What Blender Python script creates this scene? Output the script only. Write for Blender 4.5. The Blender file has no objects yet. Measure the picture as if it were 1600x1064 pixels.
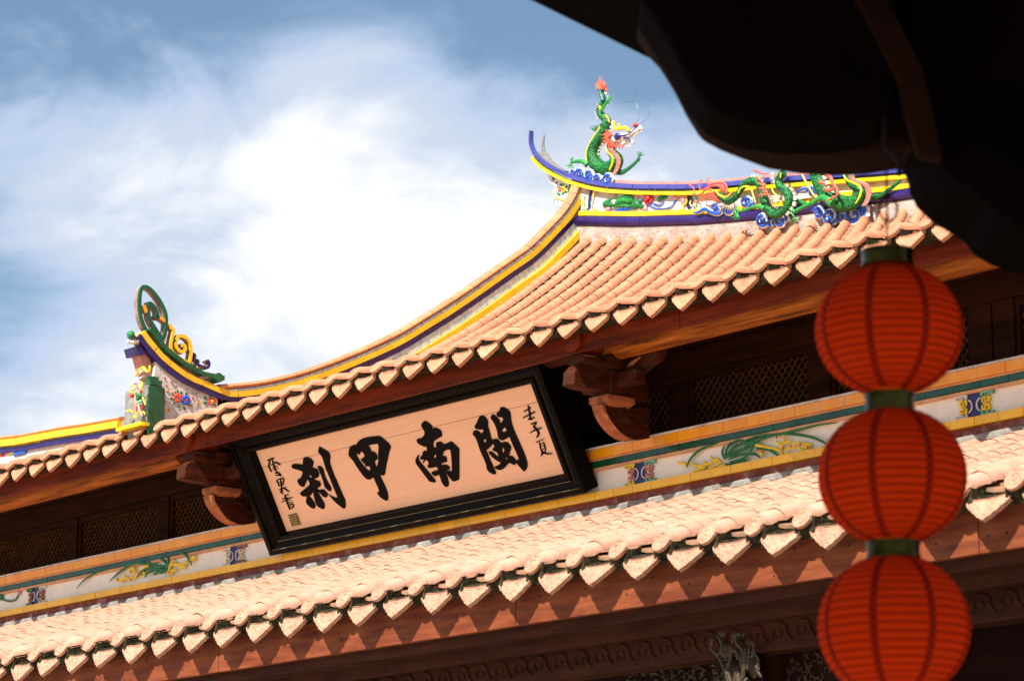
import bpy, math, random
from math import sin, cos, pi, radians, sqrt, atan2
from mathutils import Vector, Matrix
random.seed(7)
S = bpy.context.scene
COL = S.collection
V = Vector

# ------------------------------------------------------------------ camera
FPX = 4800.0                                  # focal length in pixels of a 1600 px wide frame
PITCH = math.atan(1090/4800.0)
YAW = math.atan(4150/(FPX/cos(PITCH)))
RX = V((sin(YAW), cos(YAW), 0)); GX = V((-cos(YAW), sin(YAW), 0)); UZ = V((0, 0, 1))
FW = GX*cos(PITCH)+UZ*sin(PITCH); UP = UZ*cos(PITCH)-GX*sin(PITCH)
CAM = V((0, 0, 1.6))
cd = bpy.data.cameras.new('camera'); cam = bpy.data.objects.new('camera', cd); COL.objects.link(cam)
cd.sensor_width = 36; cd.lens = FPX/1600*36; cd.clip_start = .1; cd.clip_end = 3000
cam.matrix_world = Matrix.Translation(CAM) @ Matrix((RX, UP, -FW)).transposed().to_4x4()
cd.dof.use_dof = True; cd.dof.focus_distance = 19.0; cd.dof.aperture_fstop = 4.8
S.camera = cam

# ------------------------------------------------------------------ light
SUN_EL, SUN_AZ = radians(48), atan2(.26, -.965)     # azimuth as atan2(x, y) of the direction to the sun
w = bpy.data.worlds.new('World'); S.world = w; w.use_nodes = True
nt = w.node_tree; nt.nodes.clear()
def N(t, ty, **k):
    n = t.nodes.new(ty)
    for a, b in k.items(): setattr(n, a, b)
    return n
out = N(nt, 'ShaderNodeOutputWorld')
sky = N(nt, 'ShaderNodeTexSky', sky_type='NISHITA', sun_disc=False, sun_elevation=SUN_EL, sun_rotation=SUN_AZ % (2*pi), air_density=1.4, dust_density=.2, ozone_density=4.0)
bg1 = N(nt, 'ShaderNodeBackground'); bg1.inputs[1].default_value = .040
nt.links.new(sky.outputs[0], bg1.inputs[0])
bg2 = N(nt, 'ShaderNodeBackground')
tc = N(nt, 'ShaderNodeTexCoord')
def pix_dir(x, y): return (FW+RX*((x-800)/FPX)+UP*((532-y)/FPX)).normalized()
def mathn(t, op, a, b=None, c=None, clamp=False):
    n = N(t, 'ShaderNodeMath', operation=op, use_clamp=clamp)
    for i, v in enumerate((a, b, c)):
        if v is None: continue
        if isinstance(v, (int, float)): n.inputs[i].default_value = v
        else: t.links.new(v, n.inputs[i])
    return n.outputs[0]
def cloud_noise(scale, detail, rough, off, dist=0.0, zs=1.6):
    mp = N(nt, 'ShaderNodeMapping'); mp.inputs['Location'].default_value = off; mp.inputs['Scale'].default_value = (1, 1, zs)
    nt.links.new(tc.outputs['Generated'], mp.inputs[0])
    n = N(nt, 'ShaderNodeTexNoise'); n.inputs['Scale'].default_value = scale; n.inputs['Detail'].default_value = detail
    n.inputs['Roughness'].default_value = rough; n.inputs['Distortion'].default_value = dist
    nt.links.new(mp.outputs[0], n.inputs[0]); return n.outputs[0]
dens = mathn(nt, 'MULTIPLY', cloud_noise(8.5, 12, .58, (3.1, 1.7, .4), .5), 2.2)
dens = mathn(nt, 'SUBTRACT', dens, .60)
# where the cloud bank is thick and where the blue shows (directions in the sky)
for (x, y, rad, amt) in ((720, 380, .070, .50), (420, 230, .075, .34), (180, 230, .06, .34), (150, 420, .05, .16), (600, 120, .04, .20), (1000, 260, .06, .34), (60, 680, .04, .40), (330, 640, .05, .30),
                         (60, -40, .062, -.85), (320, 0, .045, -.50), (880, 20, .055, -.60), (1250, -60, .08, -.4), (-40, 480, .035, -.62), (600, 10, .045, -.45), (200, 470, .035, -.12), (480, 640, .04, -.10)):
    d = pix_dir(x, y)
    dp = N(nt, 'ShaderNodeVectorMath', operation='DISTANCE'); dp.inputs[1].default_value = d
    nt.links.new(tc.outputs['Generated'], dp.inputs[0])
    g = mathn(nt, 'DIVIDE', dp.outputs['Value'], rad); g = mathn(nt, 'MULTIPLY', g, g); g = mathn(nt, 'MULTIPLY', g, -1.0); g = mathn(nt, 'EXPONENT', g)
    dens = mathn(nt, 'MULTIPLY_ADD', g, amt, dens)
cr = N(nt, 'ShaderNodeValToRGB'); cr.color_ramp.interpolation = 'EASE'
cr.color_ramp.elements[0].position = .05; cr.color_ramp.elements[0].color = (0, 0, 0, 1)
cr.color_ramp.elements[1].position = .62; cr.color_ramp.elements[1].color = (1, 1, 1, 1)
nt.links.new(dens, cr.inputs[0])
cc = N(nt, 'ShaderNodeValToRGB')
cc.color_ramp.elements[0].position = .15; cc.color_ramp.elements[0].color = (.17, .225, .33, 1)
cc.color_ramp.elements[1].position = 1.02; cc.color_ramp.elements[1].color = (.43, .43, .43, 1)
e = cc.color_ramp.elements.new(.62); e.color = (.245, .275, .330, 1)
sh = mathn(nt, 'MULTIPLY_ADD', mathn(nt, 'SUBTRACT', cloud_noise(15, 12, .62, (7.3, 2.2, 5.1), .8, 2.2), .5), .80, mathn(nt, 'MULTIPLY', dens, .80))
nt.links.new(sh, cc.inputs[0]); nt.links.new(cc.outputs[0], bg2.inputs[0]); bg2.inputs[1].default_value = 1.0
mx = N(nt, 'ShaderNodeMixShader')
nt.links.new(cr.outputs[0], mx.inputs[0]); nt.links.new(bg1.outputs[0], mx.inputs[1]); nt.links.new(bg2.outputs[0], mx.inputs[2])
nt.links.new(mx.outputs[0], out.inputs[0])
sl = bpy.data.lights.new('sun', 'SUN'); sl.energy = 3.35; sl.angle = radians(.53); sl.color = (1, .95, .88)
so = bpy.data.objects.new('sun', sl); COL.objects.link(so)
SD = V((sin(SUN_AZ)*cos(SUN_EL), cos(SUN_AZ)*cos(SUN_EL), sin(SUN_EL)))
so.rotation_euler = SD.to_track_quat('Z', 'Y').to_euler(); so.location = (-5, -5, 20)
S.view_settings.view_transform = 'Standard'; S.view_settings.look = 'None'; S.view_settings.gamma = 1; S.view_settings.use_curve_mapping = False
S.view_settings.exposure = 1.42

# ------------------------------------------------------------------ helpers
def ray(x, y): return FW+RX*((x-800)/FPX)+UP*((532-y)/FPX)
def onY(x, y, Y): d = ray(x, y); return CAM+d*(Y/d.y)
def onX(x, y, X): d = ray(x, y); return CAM+d*(X/d.x)
def onD(x, y, D): d = ray(x, y); return CAM+d*(D/d.dot(GX))
def onP(x, y, O, n): d = ray(x, y); return CAM+d*((O-CAM).dot(n)/d.dot(n))
def proj(P):
    v = P-CAM; k = v.dot(FW); return 800+FPX*v.dot(RX)/k, 532-FPX*v.dot(UP)/k, k
WM = {}
def reg(o, parent=None, M=None):
    COL.objects.link(o)
    M = M or Matrix.Identity(4); WM[o.name] = M
    if parent is not None:
        o.parent = parent; o.matrix_parent_inverse = WM[parent.name].inverted()
    o.matrix_basis = M
    return o
def thing(name, label, cat, loc, group=None):
    o = bpy.data.objects.new(name, None); o.empty_display_size = .2
    reg(o, None, Matrix.Translation(V(loc))); o['label'] = label; o['category'] = cat
    if group: o['group'] = group
    return o
def tag(o, label, cat, group=None):
    o['label'] = label; o['category'] = cat
    if group: o['group'] = group
    return o
class MB:
    def __init__(s): s.v = []; s.f = []; s.ch = []
    def add(s, vs, fs):
        b = len(s.v); s.ch.append((b, len(s.f))); s.v += [tuple(q) for q in vs]; s.f += [tuple(b+i for i in f) for f in fs]; return s
    def box(s, a, b):
        x0, y0, z0 = a; x1, y1, z1 = b
        return s.add([(x0,y0,z0),(x1,y0,z0),(x1,y1,z0),(x0,y1,z0),(x0,y0,z1),(x1,y0,z1),(x1,y1,z1),(x0,y1,z1)],
                     [(0,3,2,1),(4,5,6,7),(0,1,5,4),(1,2,6,5),(2,3,7,6),(3,0,4,7)])
    def prism(s, poly, ext):
        n = len(poly); ext = V(ext); a = [V(q) for q in poly]; b = [q+ext for q in a]
        return s.add(a+b, [tuple(range(n)), tuple(range(2*n-1, n-1, -1))]+[(i, n+i, n+(i+1) % n, (i+1) % n) for i in range(n)])
    def tube(s, pts, radii, n=8, caps=True, flat=None, fk=1.0):
        pts = [V(p) for p in pts]; m = len(pts)
        if not hasattr(radii, '__len__'): radii = [radii]*m
        prev = None; rings = []
        for i in range(m):
            t = (pts[min(i+1, m-1)]-pts[max(i-1, 0)]).normalized()
            if flat is not None: u = t.cross(flat); u = u.normalized() if u.length > 1e-5 else t.orthogonal().normalized(); vv = flat
            else:
                if prev is None: u = t.orthogonal().normalized()
                else: u = (prev-t*prev.dot(t)); u = u.normalized() if u.length > 1e-6 else t.orthogonal().normalized()
                prev = u; vv = t.cross(u)
            rings.append([pts[i]+(u*cos(2*pi*k/n)+vv*(sin(2*pi*k/n)*fk))*radii[i] for k in range(n)])
        vs = [q for r in rings for q in r]; fs = []
        for i in range(m-1):
            for k in range(n):
                a = i*n+k; b = i*n+(k+1) % n; fs.append((a, b, b+n, a+n))
        if caps: fs += [tuple(range(n-1, -1, -1)), tuple(range((m-1)*n, m*n))]
        return s.add(vs, fs)
    def cone(s, a, b, r, n=5):
        return s.tube([a, b], [r, r*.04], n)
    def ball(s, c, r, n=10, m=6, ax=None):
        c = V(c); rx, ry, rz = (r, r, r) if not hasattr(r, '__len__') else r
        vs = []; fs = []
        for i in range(m+1):
            th = pi*i/m
            for k in range(n):
                ph = 2*pi*k/n; q = V((rx*sin(th)*cos(ph), ry*sin(th)*sin(ph), rz*cos(th)))
                if ax: q = ax @ q
                vs.append(c+q)
        for i in range(m):
            for k in range(n): fs.append((i*n+k, (i+1)*n+k, (i+1)*n+(k+1) % n, i*n+(k+1) % n))
        return s.add(vs, fs)
    def mesh(s, name, mat, smooth=False, ang=None):
        me = bpy.data.meshes.new(name); me.from_pydata(s.v, [], s.f); me.update()
        if mat: me.materials.append(mat)
        if smooth:
            me.shade_smooth()
            if ang: 
                try: me.set_sharp_from_angle(angle=radians(ang))
                except Exception: pass
        return me
    def split(s, name, mat, parent=None, smooth=True, ang=50):
        out = []; ends = s.ch[1:]+[(len(s.v), len(s.f))]
        for (a, fa), (b, fb) in zip(s.ch, ends):
            m = MB(); m.v = s.v[a:b]; m.f = [tuple(i-a for i in f) for f in s.f[fa:fb]]
            if m.f: out.append(m.build(name, mat, parent, smooth, ang))
        return out[0] if out else None
    def build(s, name, mat, parent=None, smooth=False, ang=40, bevel=0, M=None):
        me = s.mesh(name, mat, smooth, ang)
        o = reg(bpy.data.objects.new(name, me), parent, M)
        if bevel:
            b = o.modifiers.new('bevel', 'BEVEL'); b.width = bevel; b.segments = 2; b.limit_method = 'ANGLE'; b.harden_normals = False
        return o
def smoothpts(pts, k=4):
    """Catmull-Rom through points (any dimension tuple)"""
    P = [tuple(p) for p in pts]
    if len(P) < 3: 
        out = []
        for i in range(len(P)-1):
            for j in range(k): out.append(tuple(a+(b-a)*j/k for a, b in zip(P[i], P[i+1])))
        return out+[P[-1]]
    out = []
    for i in range(len(P)-1):
        p0 = P[max(i-1, 0)]; p1 = P[i]; p2 = P[i+1]; p3 = P[min(i+2, len(P)-1)]
        for j in range(k):
            t = j/k
            out.append(tuple(.5*((2*b)+(-a+c)*t+(2*a-5*b+4*c-d)*t*t+(-a+3*b-3*c+d)*t**3) for a, b, c, d in zip(p0, p1, p2, p3)))
    out.append(P[-1]); return out
def interp(tab, x):
    if x <= tab[0][0]: return tab[0][1]
    for (a, b), (c, d) in zip(tab, tab[1:]):
        if x <= c: return b+(d-b)*(x-a)/(c-a)
    return tab[-1][1]

# ------------------------------------------------------------------ materials
def mat(name, c1, c2=None, scale=6, rough=.6, bump=.15, bscale=60, metal=0, rand=0.0, stretch=(1, 1, 1), dirt=None, dscale=3, damt=.5, spec=.5, extra=None, bdist=.01, detail=6, coat=0):
    m = bpy.data.materials.new(name); m.use_nodes = True; t = m.node_tree
    b = t.nodes['Principled BSDF']; b.inputs['Roughness'].default_value = rough; b.inputs['Metallic'].default_value = metal
    b.inputs['Specular IOR Level'].default_value = spec
    if coat: b.inputs['Coat Weight'].default_value = coat; b.inputs['Coat Roughness'].default_value = .12
    g = N(t, 'ShaderNodeNewGeometry')
    mp = N(t, 'ShaderNodeMapping'); mp.inputs['Scale'].default_value = stretch; t.links.new(g.outputs['Position'], mp.inputs[0])
    n1 = N(t, 'ShaderNodeTexNoise'); n1.inputs['Scale'].default_value = scale; n1.inputs['Detail'].default_value = detail; n1.inputs['Roughness'].default_value = .62
    t.links.new(mp.outputs[0], n1.inputs[0])
    c2 = c2 or tuple(x*.8 for x in c1)
    rp = N(t, 'ShaderNodeValToRGB'); rp.color_ramp.elements[0].position = .34; rp.color_ramp.elements[1].position = .68
    rp.color_ramp.elements[0].color = (*c2, 1); rp.color_ramp.elements[1].color = (*c1, 1)
    t.links.new(n1.outputs[0], rp.inputs[0]); col = rp.outputs[0]
    if dirt:
        n2 = N(t, 'ShaderNodeTexNoise'); n2.inputs['Scale'].default_value = dscale; n2.inputs['Detail'].default_value = 9; n2.inputs['Roughness'].default_value = .7
        t.links.new(mp.outputs[0], n2.inputs[0])
        r2 = N(t, 'ShaderNodeValToRGB'); r2.color_ramp.elements[0].position = .50; r2.color_ramp.elements[1].position = .72
        r2.color_ramp.elements[0].color = (0, 0, 0, 1); r2.color_ramp.elements[1].color = (damt, damt, damt, 1)
        t.links.new(n2.outputs[0], r2.inputs[0])
        mxx = N(t, 'ShaderNodeMix', data_type='RGBA'); mxx.inputs[7].default_value = (*dirt, 1)
        t.links.new(r2.outputs[0], mxx.inputs[0]); t.links.new(col, mxx.inputs[6]); col = mxx.outputs[2]
    if rand:
        oi = N(t, 'ShaderNodeObjectInfo')
        k = mathn(t, 'MULTIPLY_ADD', oi.outputs['Random'], 2*rand, 1-rand)
        hs = N(t, 'ShaderNodeHueSaturation'); t.links.new(col, hs.inputs['Color']); t.links.new(k, hs.inputs['Value'])
        col = hs.outputs[0]
    t.links.new(col, b.inputs['Base Color'])
    if bump:
        n3 = N(t, 'ShaderNodeTexNoise'); n3.inputs['Scale'].default_value = bscale; n3.inputs['Detail'].default_value = 5
        t.links.new(mp.outputs[0], n3.inputs[0]); h = n3.outputs[0]
        if extra == 'scales':
            vo = N(t, 'ShaderNodeTexVoronoi'); vo.inputs['Scale'].default_value = 55; t.links.new(g.outputs['Position'], vo.inputs[0])
            h = mathn(t, 'SUBTRACT', 1.0, vo.outputs['Distance'])
            mm = N(t, 'ShaderNodeMix', data_type='RGBA'); mm.inputs[7].default_value = (c1[0]*.25, c1[1]*.3, c1[2]*.3, 1)
            f = mathn(t, 'MULTIPLY', mathn(t, 'SUBTRACT', vo.outputs['Distance'], .26, clamp=True), 3.2, clamp=True)
            t.links.new(f, mm.inputs[0]); t.links.new(col, mm.inputs[6]); t.links.new(mm.outputs[2], b.inputs['Base Color'])
        if extra == 'relief':
            vo = N(t, 'ShaderNodeTexVoronoi', feature='SMOOTH_F1'); vo.inputs['Scale'].default_value = 52; t.links.new(g.outputs['Position'], vo.inputs[0])
            h = mathn(t, 'ADD', vo.outputs['Distance'], mathn(t, 'MULTIPLY', h, .5))
        bp = N(t, 'ShaderNodeBump'); bp.inputs['Strength'].default_value = bump; bp.inputs['Distance'].default_value = bdist
        t.links.new(h, bp.inputs['Height']); t.links.new(bp.outputs[0], b.inputs['Normal'])
    return m
M_ = {}
TC = (.74, .375, .215)
M_['tile_up'] = mat('terracotta_upper', (.70, .295, .150), (.55, .21, .10), 5, .75, .35, 90, rand=.10, dirt=(.26, .17, .11), dscale=4.5, damt=.5)
M_['ridge_cap'] = mat('orange_ridge_tile', (.62, .26, .11), (.50, .19, .08), 6, .7, .3, 80, rand=.1)
M_['tile_lo'] = mat('terracotta_lower', (.62, .335, .225), (.52, .25, .155), 6, .7, .3, 90, rand=.08, dirt=(.34, .23, .17), dscale=5, damt=.45)
M_['drip_up'] = mat('terracotta_drip_upper', (.58, .28, .15), (.44, .18, .09), 9, .8, .5, 60, rand=.07, dirt=(.3, .2, .14), dscale=7, damt=.35)
M_['drip_lo'] = mat('terracotta_drip_lower', (.60, .31, .20), (.44, .20, .12), 14, .8, 1.0, 60, rand=.06, extra='relief', bdist=.012)
M_['grime'] = mat('dark_joint_end', (.48, .22, .12), (.06, .022, .012), 19, .9, .2, 40, detail=3)  # mottled darker colour for the tile end faces at the joints
M_['pan'] = mat('pan_tile_clay', (.44, .22, .11), (.20, .11, .06), 14, .9, .4, 70, dirt=(.10, .09, .07), dscale=9, damt=.6)
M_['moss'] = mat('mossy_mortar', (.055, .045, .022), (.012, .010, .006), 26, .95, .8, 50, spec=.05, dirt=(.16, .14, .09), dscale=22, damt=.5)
M_['mortar'] = mat('white_mortar', (.50, .42, .36), (.34, .26, .21), 10, .9, .8, 35, dirt=(.34, .13, .09), dscale=9, damt=.7, bdist=.02)
M_['wood_red'] = mat('red_painted_wood', (.25, .034, .006), (.085, .011, .003), 5, .5, .3, 50, stretch=(.35, 3, 3), dirt=(.028, .008, .004), dscale=3.2, damt=.85, spec=.12)
M_['wood_beam'] = mat('red_brown_beam_wood', (.27, .072, .024), (.13, .026, .009), 6, .62, .4, 60, stretch=(.5, 3, 4), spec=.2, dirt=(.09, .022, .009), dscale=4, damt=.75)  # red-brown timber with its own darker mottling
M_['wood_orange'] = mat('old_orange_timber', (.52, .17, .02), (.15, .034, .005), 7, .55, .6, 60, stretch=(.3, 4, 4), dirt=(.020, .009, .004), dscale=5, damt=.95, spec=.12)
M_['wood_dark'] = mat('dark_brown_wood', (.070, .019, .007), (.026, .007, .003), 5, .7, .3, 60, stretch=(.4, 3, 3), spec=.12)
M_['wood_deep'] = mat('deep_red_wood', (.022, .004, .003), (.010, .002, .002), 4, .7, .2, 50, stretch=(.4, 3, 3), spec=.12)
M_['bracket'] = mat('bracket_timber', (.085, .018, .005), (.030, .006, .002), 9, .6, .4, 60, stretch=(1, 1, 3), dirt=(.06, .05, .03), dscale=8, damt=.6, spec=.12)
M_['bracket_edge'] = mat('bounce_lit_bracket_timber', (.46, .17, .07), (.24, .075, .03), 16, .65, .4, 60, spec=.12)  # pale tone imitates light bounced up from the lower roof
M_['lattice'] = mat('lattice_wood', (.20, .075, .016), (.10, .035, .008), 12, .6, .1, spec=.12)
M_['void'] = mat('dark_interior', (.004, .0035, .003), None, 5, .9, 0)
M_['yellow'] = mat('glazed_yellow_tile', (.96, .60, .02), (.88, .48, .01), 9, .28, .1, 40, rand=.09, spec=.5, dirt=(.42, .25, .05), dscale=9, damt=.45)
M_['orange'] = mat('glazed_orange_tile', (.97, .42, .008), (.90, .32, .004), 9, .30, .12, 40, rand=.07, dirt=(.75, .48, .25), dscale=8, damt=.5)
M_['peach'] = mat('peach_plaster', (.80, .45, .22), (.55, .28, .14), 12, .8, .3)
M_['green_tile'] = mat('glazed_dark_green_tile', (.010, .10, .035), (.005, .05, .018), 6, .2, .1, 40, rand=.12)
M_['green_trim'] = mat('green_trim_glaze', (.012, .12, .035), (.006, .07, .02), 10, .25, .1)
M_['purple'] = mat('glazed_purple_tile', (.032, .012, .13), (.018, .007, .08), 7, .22, .12, 30, rand=.1)
M_['blue_tile'] = mat('glazed_slate_blue_tile', (.075, .085, .34), (.05, .05, .24), 7, .3, .12, 30, rand=.12)
M_['pink'] = mat('pink_coping', (.62, .27, .22), (.48, .19, .15), 10, .7, .2)
M_['white'] = mat('white_plaster', (.95, .93, .82), (.88, .86, .74), 7, .8, .35, 60, dirt=(.55, .54, .46), dscale=6, damt=.4)
M_['white_old'] = mat('weathered_white_plaster', (.74, .70, .62), (.56, .50, .42), 9, .8, .5, 50, dirt=(.20, .18, .14), dscale=10, damt=.7)
M_['mosaic'] = mat('blue_white_mosaic', (.66, .70, .68), (.22, .36, .50), 26, .5, .3, 80, dirt=(.62, .52, .30), dscale=14, damt=.6)
M_['grey'] = mat('grey_old_mortar', (.30, .29, .26), (.15, .15, .12), 14, .9, .7, 40)
M_['r_green'] = mat('relief_green', (.012, .22, .055), (.006, .12, .03), 25, .35, .5, 90)
M_['r_bright'] = mat('relief_bright_green', (.03, .36, .05), (.015, .20, .04), 24, .3, .5, 70)
M_['r_yellow'] = mat('relief_yellow', (.95, .75, .005), (.85, .58, .005), 20, .35, .3, 90)
M_['r_red'] = mat('relief_red', (.62, .03, .02), (.42, .02, .02), 20, .4, .3)
M_['r_coral'] = mat('relief_coral', (.80, .15, .07), (.62, .08, .04), 30, .4, .6, 120)
M_['r_pink'] = mat('relief_pink', (.68, .30, .34), (.52, .20, .25), 20, .5, .3)
M_['r_blue'] = mat('relief_blue', (.01, .12, .66), (.01, .07, .45), 20, .3, .3)
M_['r_navy'] = mat('relief_navy', (.018, .018, .16), (.010, .010, .09), 20, .35, .2)
M_['r_mint'] = mat('relief_mint', (.25, .58, .33), (.16, .44, .26), 20, .4, .2)
M_['r_mauve'] = mat('relief_mauve', (.40, .17, .20), (.25, .10, .12), 20, .5, .2)
M_['grey_pink'] = mat('weathered_pink_plaster', (.40, .26, .20), (.20, .11, .09), 16, .8, .3)
M_['r_white'] = mat('relief_white', (.82, .80, .74), (.66, .62, .56), 30, .5, .3)
M_['r_cream'] = mat('relief_cream_spikes', (.80, .74, .62), (.62, .52, .38), 30, .5, .2)
M_['r_orange'] = mat('relief_orange', (.85, .35, .03), (.7, .25, .02), 20, .4, .2)
M_['scales'] = mat('dragon_scales', (.014, .30, .05), (.008, .17, .035), 14, .45, .7, 60, spec=.35, dirt=(.03, .06, .03), dscale=8, damt=.6, extra='scales')
M_['teal'] = mat('dragon_teal', (.02, .22, .20), (.01, .14, .10), 14, .38, .3)
M_['belly'] = mat('dragon_belly', (.58, .24, .18), (.42, .15, .12), 40, .5, .5, 120)
M_['lacquer'] = mat('black_lacquer', (.0028, .0021, .0015), (.004, .003, .002), 7, .42, .08, 60, stretch=(.4, 3, 3), spec=.05, dirt=(.010, .009, .006), dscale=6, damt=.4)
M_['gilt'] = mat('thin_gilt_line', (.20, .175, .08), None, 20, .4, .1)
M_['panel'] = mat('warm_wood_panel', (.95, .62, .39), (.92, .55, .33), 5, .42, .08, 40, stretch=(.3, 6, 6), spec=.45)
M_['ink'] = mat('black_ink_paint', (.003, .0024, .002), None, 20, .6, 0, spec=.08)
M_['stamp'] = mat('gold_seal', (.50, .36, .12), (.16, .11, .04), 60, .5, .8, 90, metal=.2)
M_['carve'] = mat('carved_gold_green', (.075, .038, .006), (.025, .016, .004), 22, .45, .6, 90, dirt=(.03, .035, .02), dscale=12, damt=.7)
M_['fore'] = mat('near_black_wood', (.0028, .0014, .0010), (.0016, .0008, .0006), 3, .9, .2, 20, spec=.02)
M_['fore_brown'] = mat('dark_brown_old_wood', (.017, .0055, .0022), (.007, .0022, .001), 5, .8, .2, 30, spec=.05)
M_['ground'] = mat('courtyard_stone', (.46, .38, .29), (.34, .27, .20), 1.2, .85, .3, 12)
M_['iron'] = mat('dark_iron', (.008, .006, .005), None, 8, .7, .2, spec=.1)
M_['wire'] = mat('thin_wire', (.10, .10, .10), None, 5, .4, 0, metal=.6)
M_['brass'] = mat('dull_brass', (.060, .044, .010), (.014, .010, .002), 14, .2, .1, 40, metal=1.0)
M_['skin'] = mat('painted_face', (.62, .36, .22), None, 30, .5, 0)

def lantern_mat(name, col, tr, k):
    m = bpy.data.materials.new(name); m.use_nodes = True; t = m.node_tree
    b = t.nodes['Principled BSDF']; b.inputs['Base Color'].default_value = (*col, 1); b.inputs['Roughness'].default_value = .8; b.inputs['Specular IOR Level'].default_value = .05
    g = N(t, 'ShaderNodeNewGeometry'); n = N(t, 'ShaderNodeTexNoise'); n.inputs['Scale'].default_value = 420; t.links.new(g.outputs['Position'], n.inputs[0])
    bp = N(t, 'ShaderNodeBump'); bp.inputs['Strength'].default_value = .25; bp.inputs['Distance'].default_value = .002
    t.links.new(n.outputs[0], bp.inputs['Height']); t.links.new(bp.outputs[0], b.inputs['Normal'])
    n2 = N(t, 'ShaderNodeTexNoise'); n2.inputs['Scale'].default_value = 9; t.links.new(g.outputs['Position'], n2.inputs[0])
    r = N(t, 'ShaderNodeValToRGB'); r.color_ramp.elements[0].color = (*[c*.8 for c in col], 1); r.color_ramp.elements[1].color = (*col, 1)
    t.links.new(n2.outputs[0], r.inputs[0]); t.links.new(r.outputs[0], b.inputs['Base Color'])
    tl = N(t, 'ShaderNodeBsdfTranslucent'); tl.inputs[0].default_value = (*tr, 1)
    mx = N(t, 'ShaderNodeMixShader'); mx.inputs[0].default_value = k
    t.links.new(b.outputs[0], mx.inputs[1]); t.links.new(tl.outputs[0], mx.inputs[2])
    t.links.new(mx.outputs[0], t.nodes['Material Output'].inputs[0]); return m
M_['silk'] = lantern_mat('red_lantern_silk', (.60, .046, .003), (1.0, .16, .008), .55)
M_['silk_band'] = lantern_mat('dark_red_band', (.22, .010, .003), (.24, .012, .003), .3)
M_['hoop'] = lantern_mat('hoop_red', (.36, .022, .004), (.4, .03, .004), .3)

# ------------------------------------------------------------------ setting
gb = MB(); gb.add([(-400, -400, 0), (400, -400, 0), (400, 400, 0), (-400, 400, 0)], [(0, 1, 2, 3)])
g = gb.build('ground', M_['ground']); g['kind'] = 'structure'

# ------------------------------------------------------------------ temple hall
YL, YU, YF, YR, YW = 9.7, 11.2, 12.0, 15.25, 12.6
ZL, ZU = 3.745, 5.53
X0 = -17.284
hall = thing('temple_hall', 'two-tiered temple hall with terracotta tile roofs, yellow and purple ridges and red timber eaves', 'temple', (-13, 12, 0))

# roof profiles --------------------------------------------------------
ZR = [(-17.27, 7.73), (-16.58, 7.58), (-15.88, 7.45), (-15.33, 7.37), (-14.77, 7.30), (-14.2, 7.25), (-13.88, 7.21), (-13.2, 7.16), (-12, 7.12)]
def zr(X): return interp(ZR, X if X < -12 else -24-X)-.05
EU = ZU+.055           # bed height at the upper eave
def up_z(X, Y):
    t = Y-YU
    if X < X0-.05: zt = 7.60
    else: zt = zr(X)
    T = YR-YU; tot = zt-EU; a = .15; b = (tot-a*T)/(T*T)
    return EU+a*t+b*t*t
EL = ZL+.085
def lo_z(X, Y):
    t = Y-YL; return EL+.335*t

def arch_profile(n, r, h):  # arch in x-z, from left foot to right foot
    return [(-r*cos(pi*k/n), h*sin(pi*k/n)) for k in range(n+1)]
def cap_mesh(r, L, hk):
    m = MB(); n = 8; segs = [(-.004, r*1.05), (L*.10, r*1.045), (L*.115, r*1.0), (L*1.02, r*.95)]
    vs = []
    for (y, rr) in segs: vs += [(x, y, z) for x, z in arch_profile(n, rr, rr*hk)]
    fs = []
    for i in range(len(segs)-1):
        for k in range(n): a = i*(n+1)+k; fs.append((a, a+n+1, a+n+2, a+1))
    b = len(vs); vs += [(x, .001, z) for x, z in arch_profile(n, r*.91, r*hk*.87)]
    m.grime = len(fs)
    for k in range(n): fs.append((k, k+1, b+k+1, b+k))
    m.add(vs, fs); return m
def eave_cap(r, L, R, hk):
    """long first tile: tube, flared hood and a moulded round end disc that leans back"""
    m = MB(); n = 14; tb = math.tan(radians(46)); k0 = R/.062
    prof = [(0, R), (.010*k0, R*1.04), (.03*k0, R*1.05), (.055*k0, R*1.04), (.085*k0, r*.98), (L, r*.98)]
    vs = []; fs = []
    for (y, rr) in prof:
        w_ = max(0, 1-y/(.07*k0)); hh = rr*(hk*(1-w_)+.705*w_); zo = .010*k0
        for j in range(n+1):
            x = -rr*cos(pi*j/n); z = hh*sin(pi*j/n)
            vs.append((x, y+(z*tb)*w_, z+zo*w_))
    for i in range(len(prof)-1):
        for k in range(n): a = i*(n+1)+k; fs.append((a, a+n+1, a+n+2, a+1))
    m.add(vs, fs)
    N2 = 22; rings = [(R*.99, .016), (R, -.001), (R*.95, -.006), (R*.84, -.006), (R*.80, .000), (R*.64, .000), (R*.60, -.004), (R*.47, -.005), (R*.43, .001), (R*.25, .001), (R*.15, -.006), (.0001, -.008)]
    cb, sb = cos(radians(46)), sin(radians(46))
    vs = []; fs = []
    for (rr, y) in rings:
        y = y*.55 if abs(y) < .01 else y
        for k in range(N2):
            x = rr*cos(2*pi*k/N2); q = rr*sin(2*pi*k/N2)
            vs.append((x, q*sb+y*cb, q*cb-y*sb+.010*k0))
    for i in range(len(rings)-1):
        for k in range(N2): a = i*N2+k; b = i*N2+(k+1) % N2; fs.append((a, a+N2, b+N2, b))
    m.add(vs, fs); return m
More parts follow.
